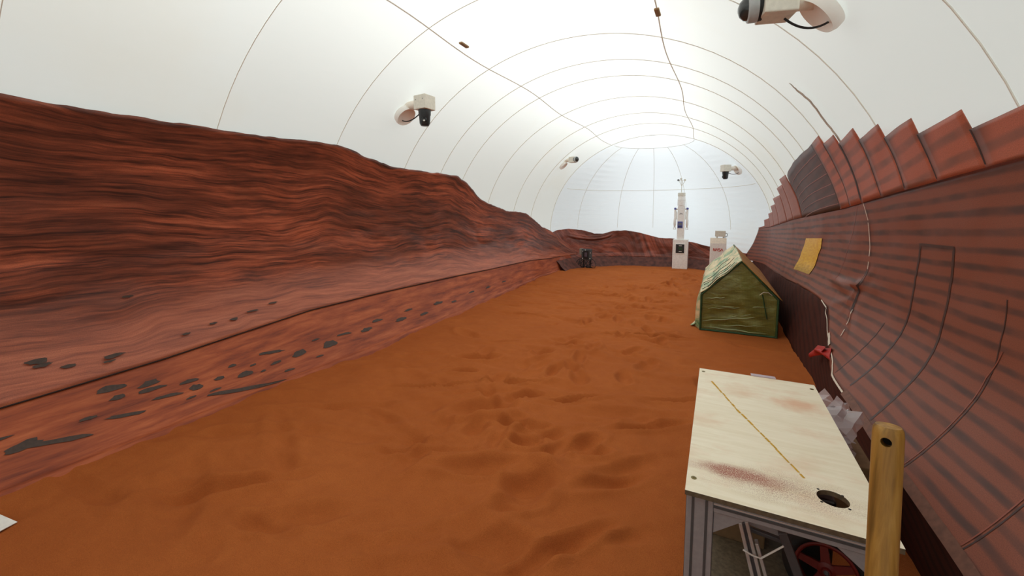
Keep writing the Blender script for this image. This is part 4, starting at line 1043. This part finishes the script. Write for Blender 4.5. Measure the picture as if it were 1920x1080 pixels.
# ------------------------------------------------------------------ surveillance cameras on wall sleeves
def surveillance(loc, wallp, nrm, label, down=True, look=(0, 0, -1), k=1.0, dark=True, cable=True):
    """loc: middle of the housing; wallp: where the sleeve leaves the fabric; nrm: wall normal into the room"""
    root = empty('surveillance_camera', loc, label, 'camera', 'surveillance cameras on the tent wall')
    c = Vector(loc); p = Vector(wallp); nv = Vector(nrm).normalized(); d = (c-p); hd = Vector((d.x, d.y, 0)).normalized()
    rz = math.atan2(hd.y, hd.x); q = Matrix.Rotation(rz, 3, 'Z')
    MB().lathe(p-nv*0.04, nv, [(0.145*k, 0), (0.15*k, 0.04), (0.138*k, 0.06*k+.015), (0.11*k, 0.05)], 28).build('wall_sleeve', M_SLEEVE, root, True)
    pw = Vector((p.x, p.y, c.z))-hd*0.12
    MB().tube([pw, c], 0.058*k, 20).build('pipe_arm', M_PIPE, root, True)
    b = MB().box(c, (0.20*k, 0.20*k, 0.18*k), q).build('housing', M_OFFWHITE, root, bevel=0.008)
    for s in (-1, 1): MB().cyl(c+q@Vector((0.06*s*k, -0.1*k, 0.03*k)), c+q@Vector((0.06*s*k, -0.103*k, 0.03*k)), 0.006*k, n=8).build('screw', M_GREYPRINT, b)
    lk = Vector(look).normalized(); e = c+lk*(0.09*k if abs(lk.z) > .7 else 0.10*k)
    if dark:
        dm = MB().lathe(e, lk, [(0.082*k, -0.01), (0.080*k, 0.06*k), (0.074*k, 0.075*k), (0.068*k, 0.17*k), (0.052*k, 0.20*k), (0.02*k, 0.205*k)], 28).build('dome_head', M_BLACKPLASTIC, root, True)
        fw = (q@Vector((0.6, -0.8, 0))).normalized()
        lc = e+lk*0.135*k+fw*0.058*k
        MB().lathe(lc, fw, [(0.034*k, -0.01), (0.034*k, 0.014*k), (0.028*k, 0.020*k), (0.012*k, 0.016*k)], 18).build('lens', M_GLASSBLACK, dm, True)
        MB().lathe(lc+fw*0.015*k+Vector((0, 0, -0.012*k)), fw, [(0.012*k, 0), (0.010*k, 0.008*k), (0.004*k, 0.010*k)], 12).build('lens_ring', M_WHITE, dm, True)
    else:
        MB().lathe(e, lk, [(0.088*k, -0.01), (0.088*k, 0.012*k)], 28).build('gasket', M_BLACK, root, True)
        dm = MB().lathe(e+lk*0.014*k, lk, [(0.090*k, 0), (0.092*k, 0.01), (0.090*k, 0.055*k), (0.080*k, 0.062*k)], 28).build('dome_head', plain('pale_grey_ring', (178, 182, 182), .4), root, True)
        MB().lathe(e+lk*0.07*k, lk, [(0.078*k, -0.005), (0.070*k, 0.025*k), (0.045*k, 0.05*k), (0.015*k, 0.06*k)], 24).build('lens', M_GLASSBLACK if dark else plain('smoked_lens', (52, 56, 56), .15), dm, True)
    if cable:
        a0 = c-hd*0.05*k+Vector((0, 0, -0.10*k)); a3 = p-nv*0.01+Vector((0, 0, -0.06*k))-hd*0.06*k
        mid = (a0+a3)/2+Vector((0, -0.05*k, -0.13*k))
        pts = []
        for i in range(13):
            t = i/12; pts.append(a0*(1-t)**2+mid*2*t*(1-t)+a3*t*t)
        MB().tube(pts, 0.0075*k, 6).build('cable', M_BLACK, root, True)
    return root
def nrm_at(x, z): return Vector((-(x-XC)/TA**2, 0, -(z-TZ)/TB**2)).normalized()
surveillance((-3.50, 4.50, 3.235), (-3.86, 4.54, 3.12), nrm_at(-3.86, 3.12), 'white box camera with black dome high on the left wall above the rock backdrop')
surveillance((0.27, 3.10, 3.075), (0.50, 3.16, 3.00), nrm_at(0.50, 3.0), 'large white box camera with round lens at the top right, nearest to the viewer', look=(-1, -0.12, -0.05), k=0.92, dark=False)
surveillance((-3.58, 10.95, 3.24), (-3.86, 11.0, 3.10), nrm_at(-3.86, 3.1), 'small pale box camera facing right on the far left tent wall', look=(0.9, -0.45, 0), k=0.85, dark=False, cable=False)
surveillance((0.13, 12.85, 3.02), (0.42, 13.0, 2.98), (-0.8, -0.35, -0.4), 'small white camera with black dome on the far right tent wall above the kiosk', k=1.0)
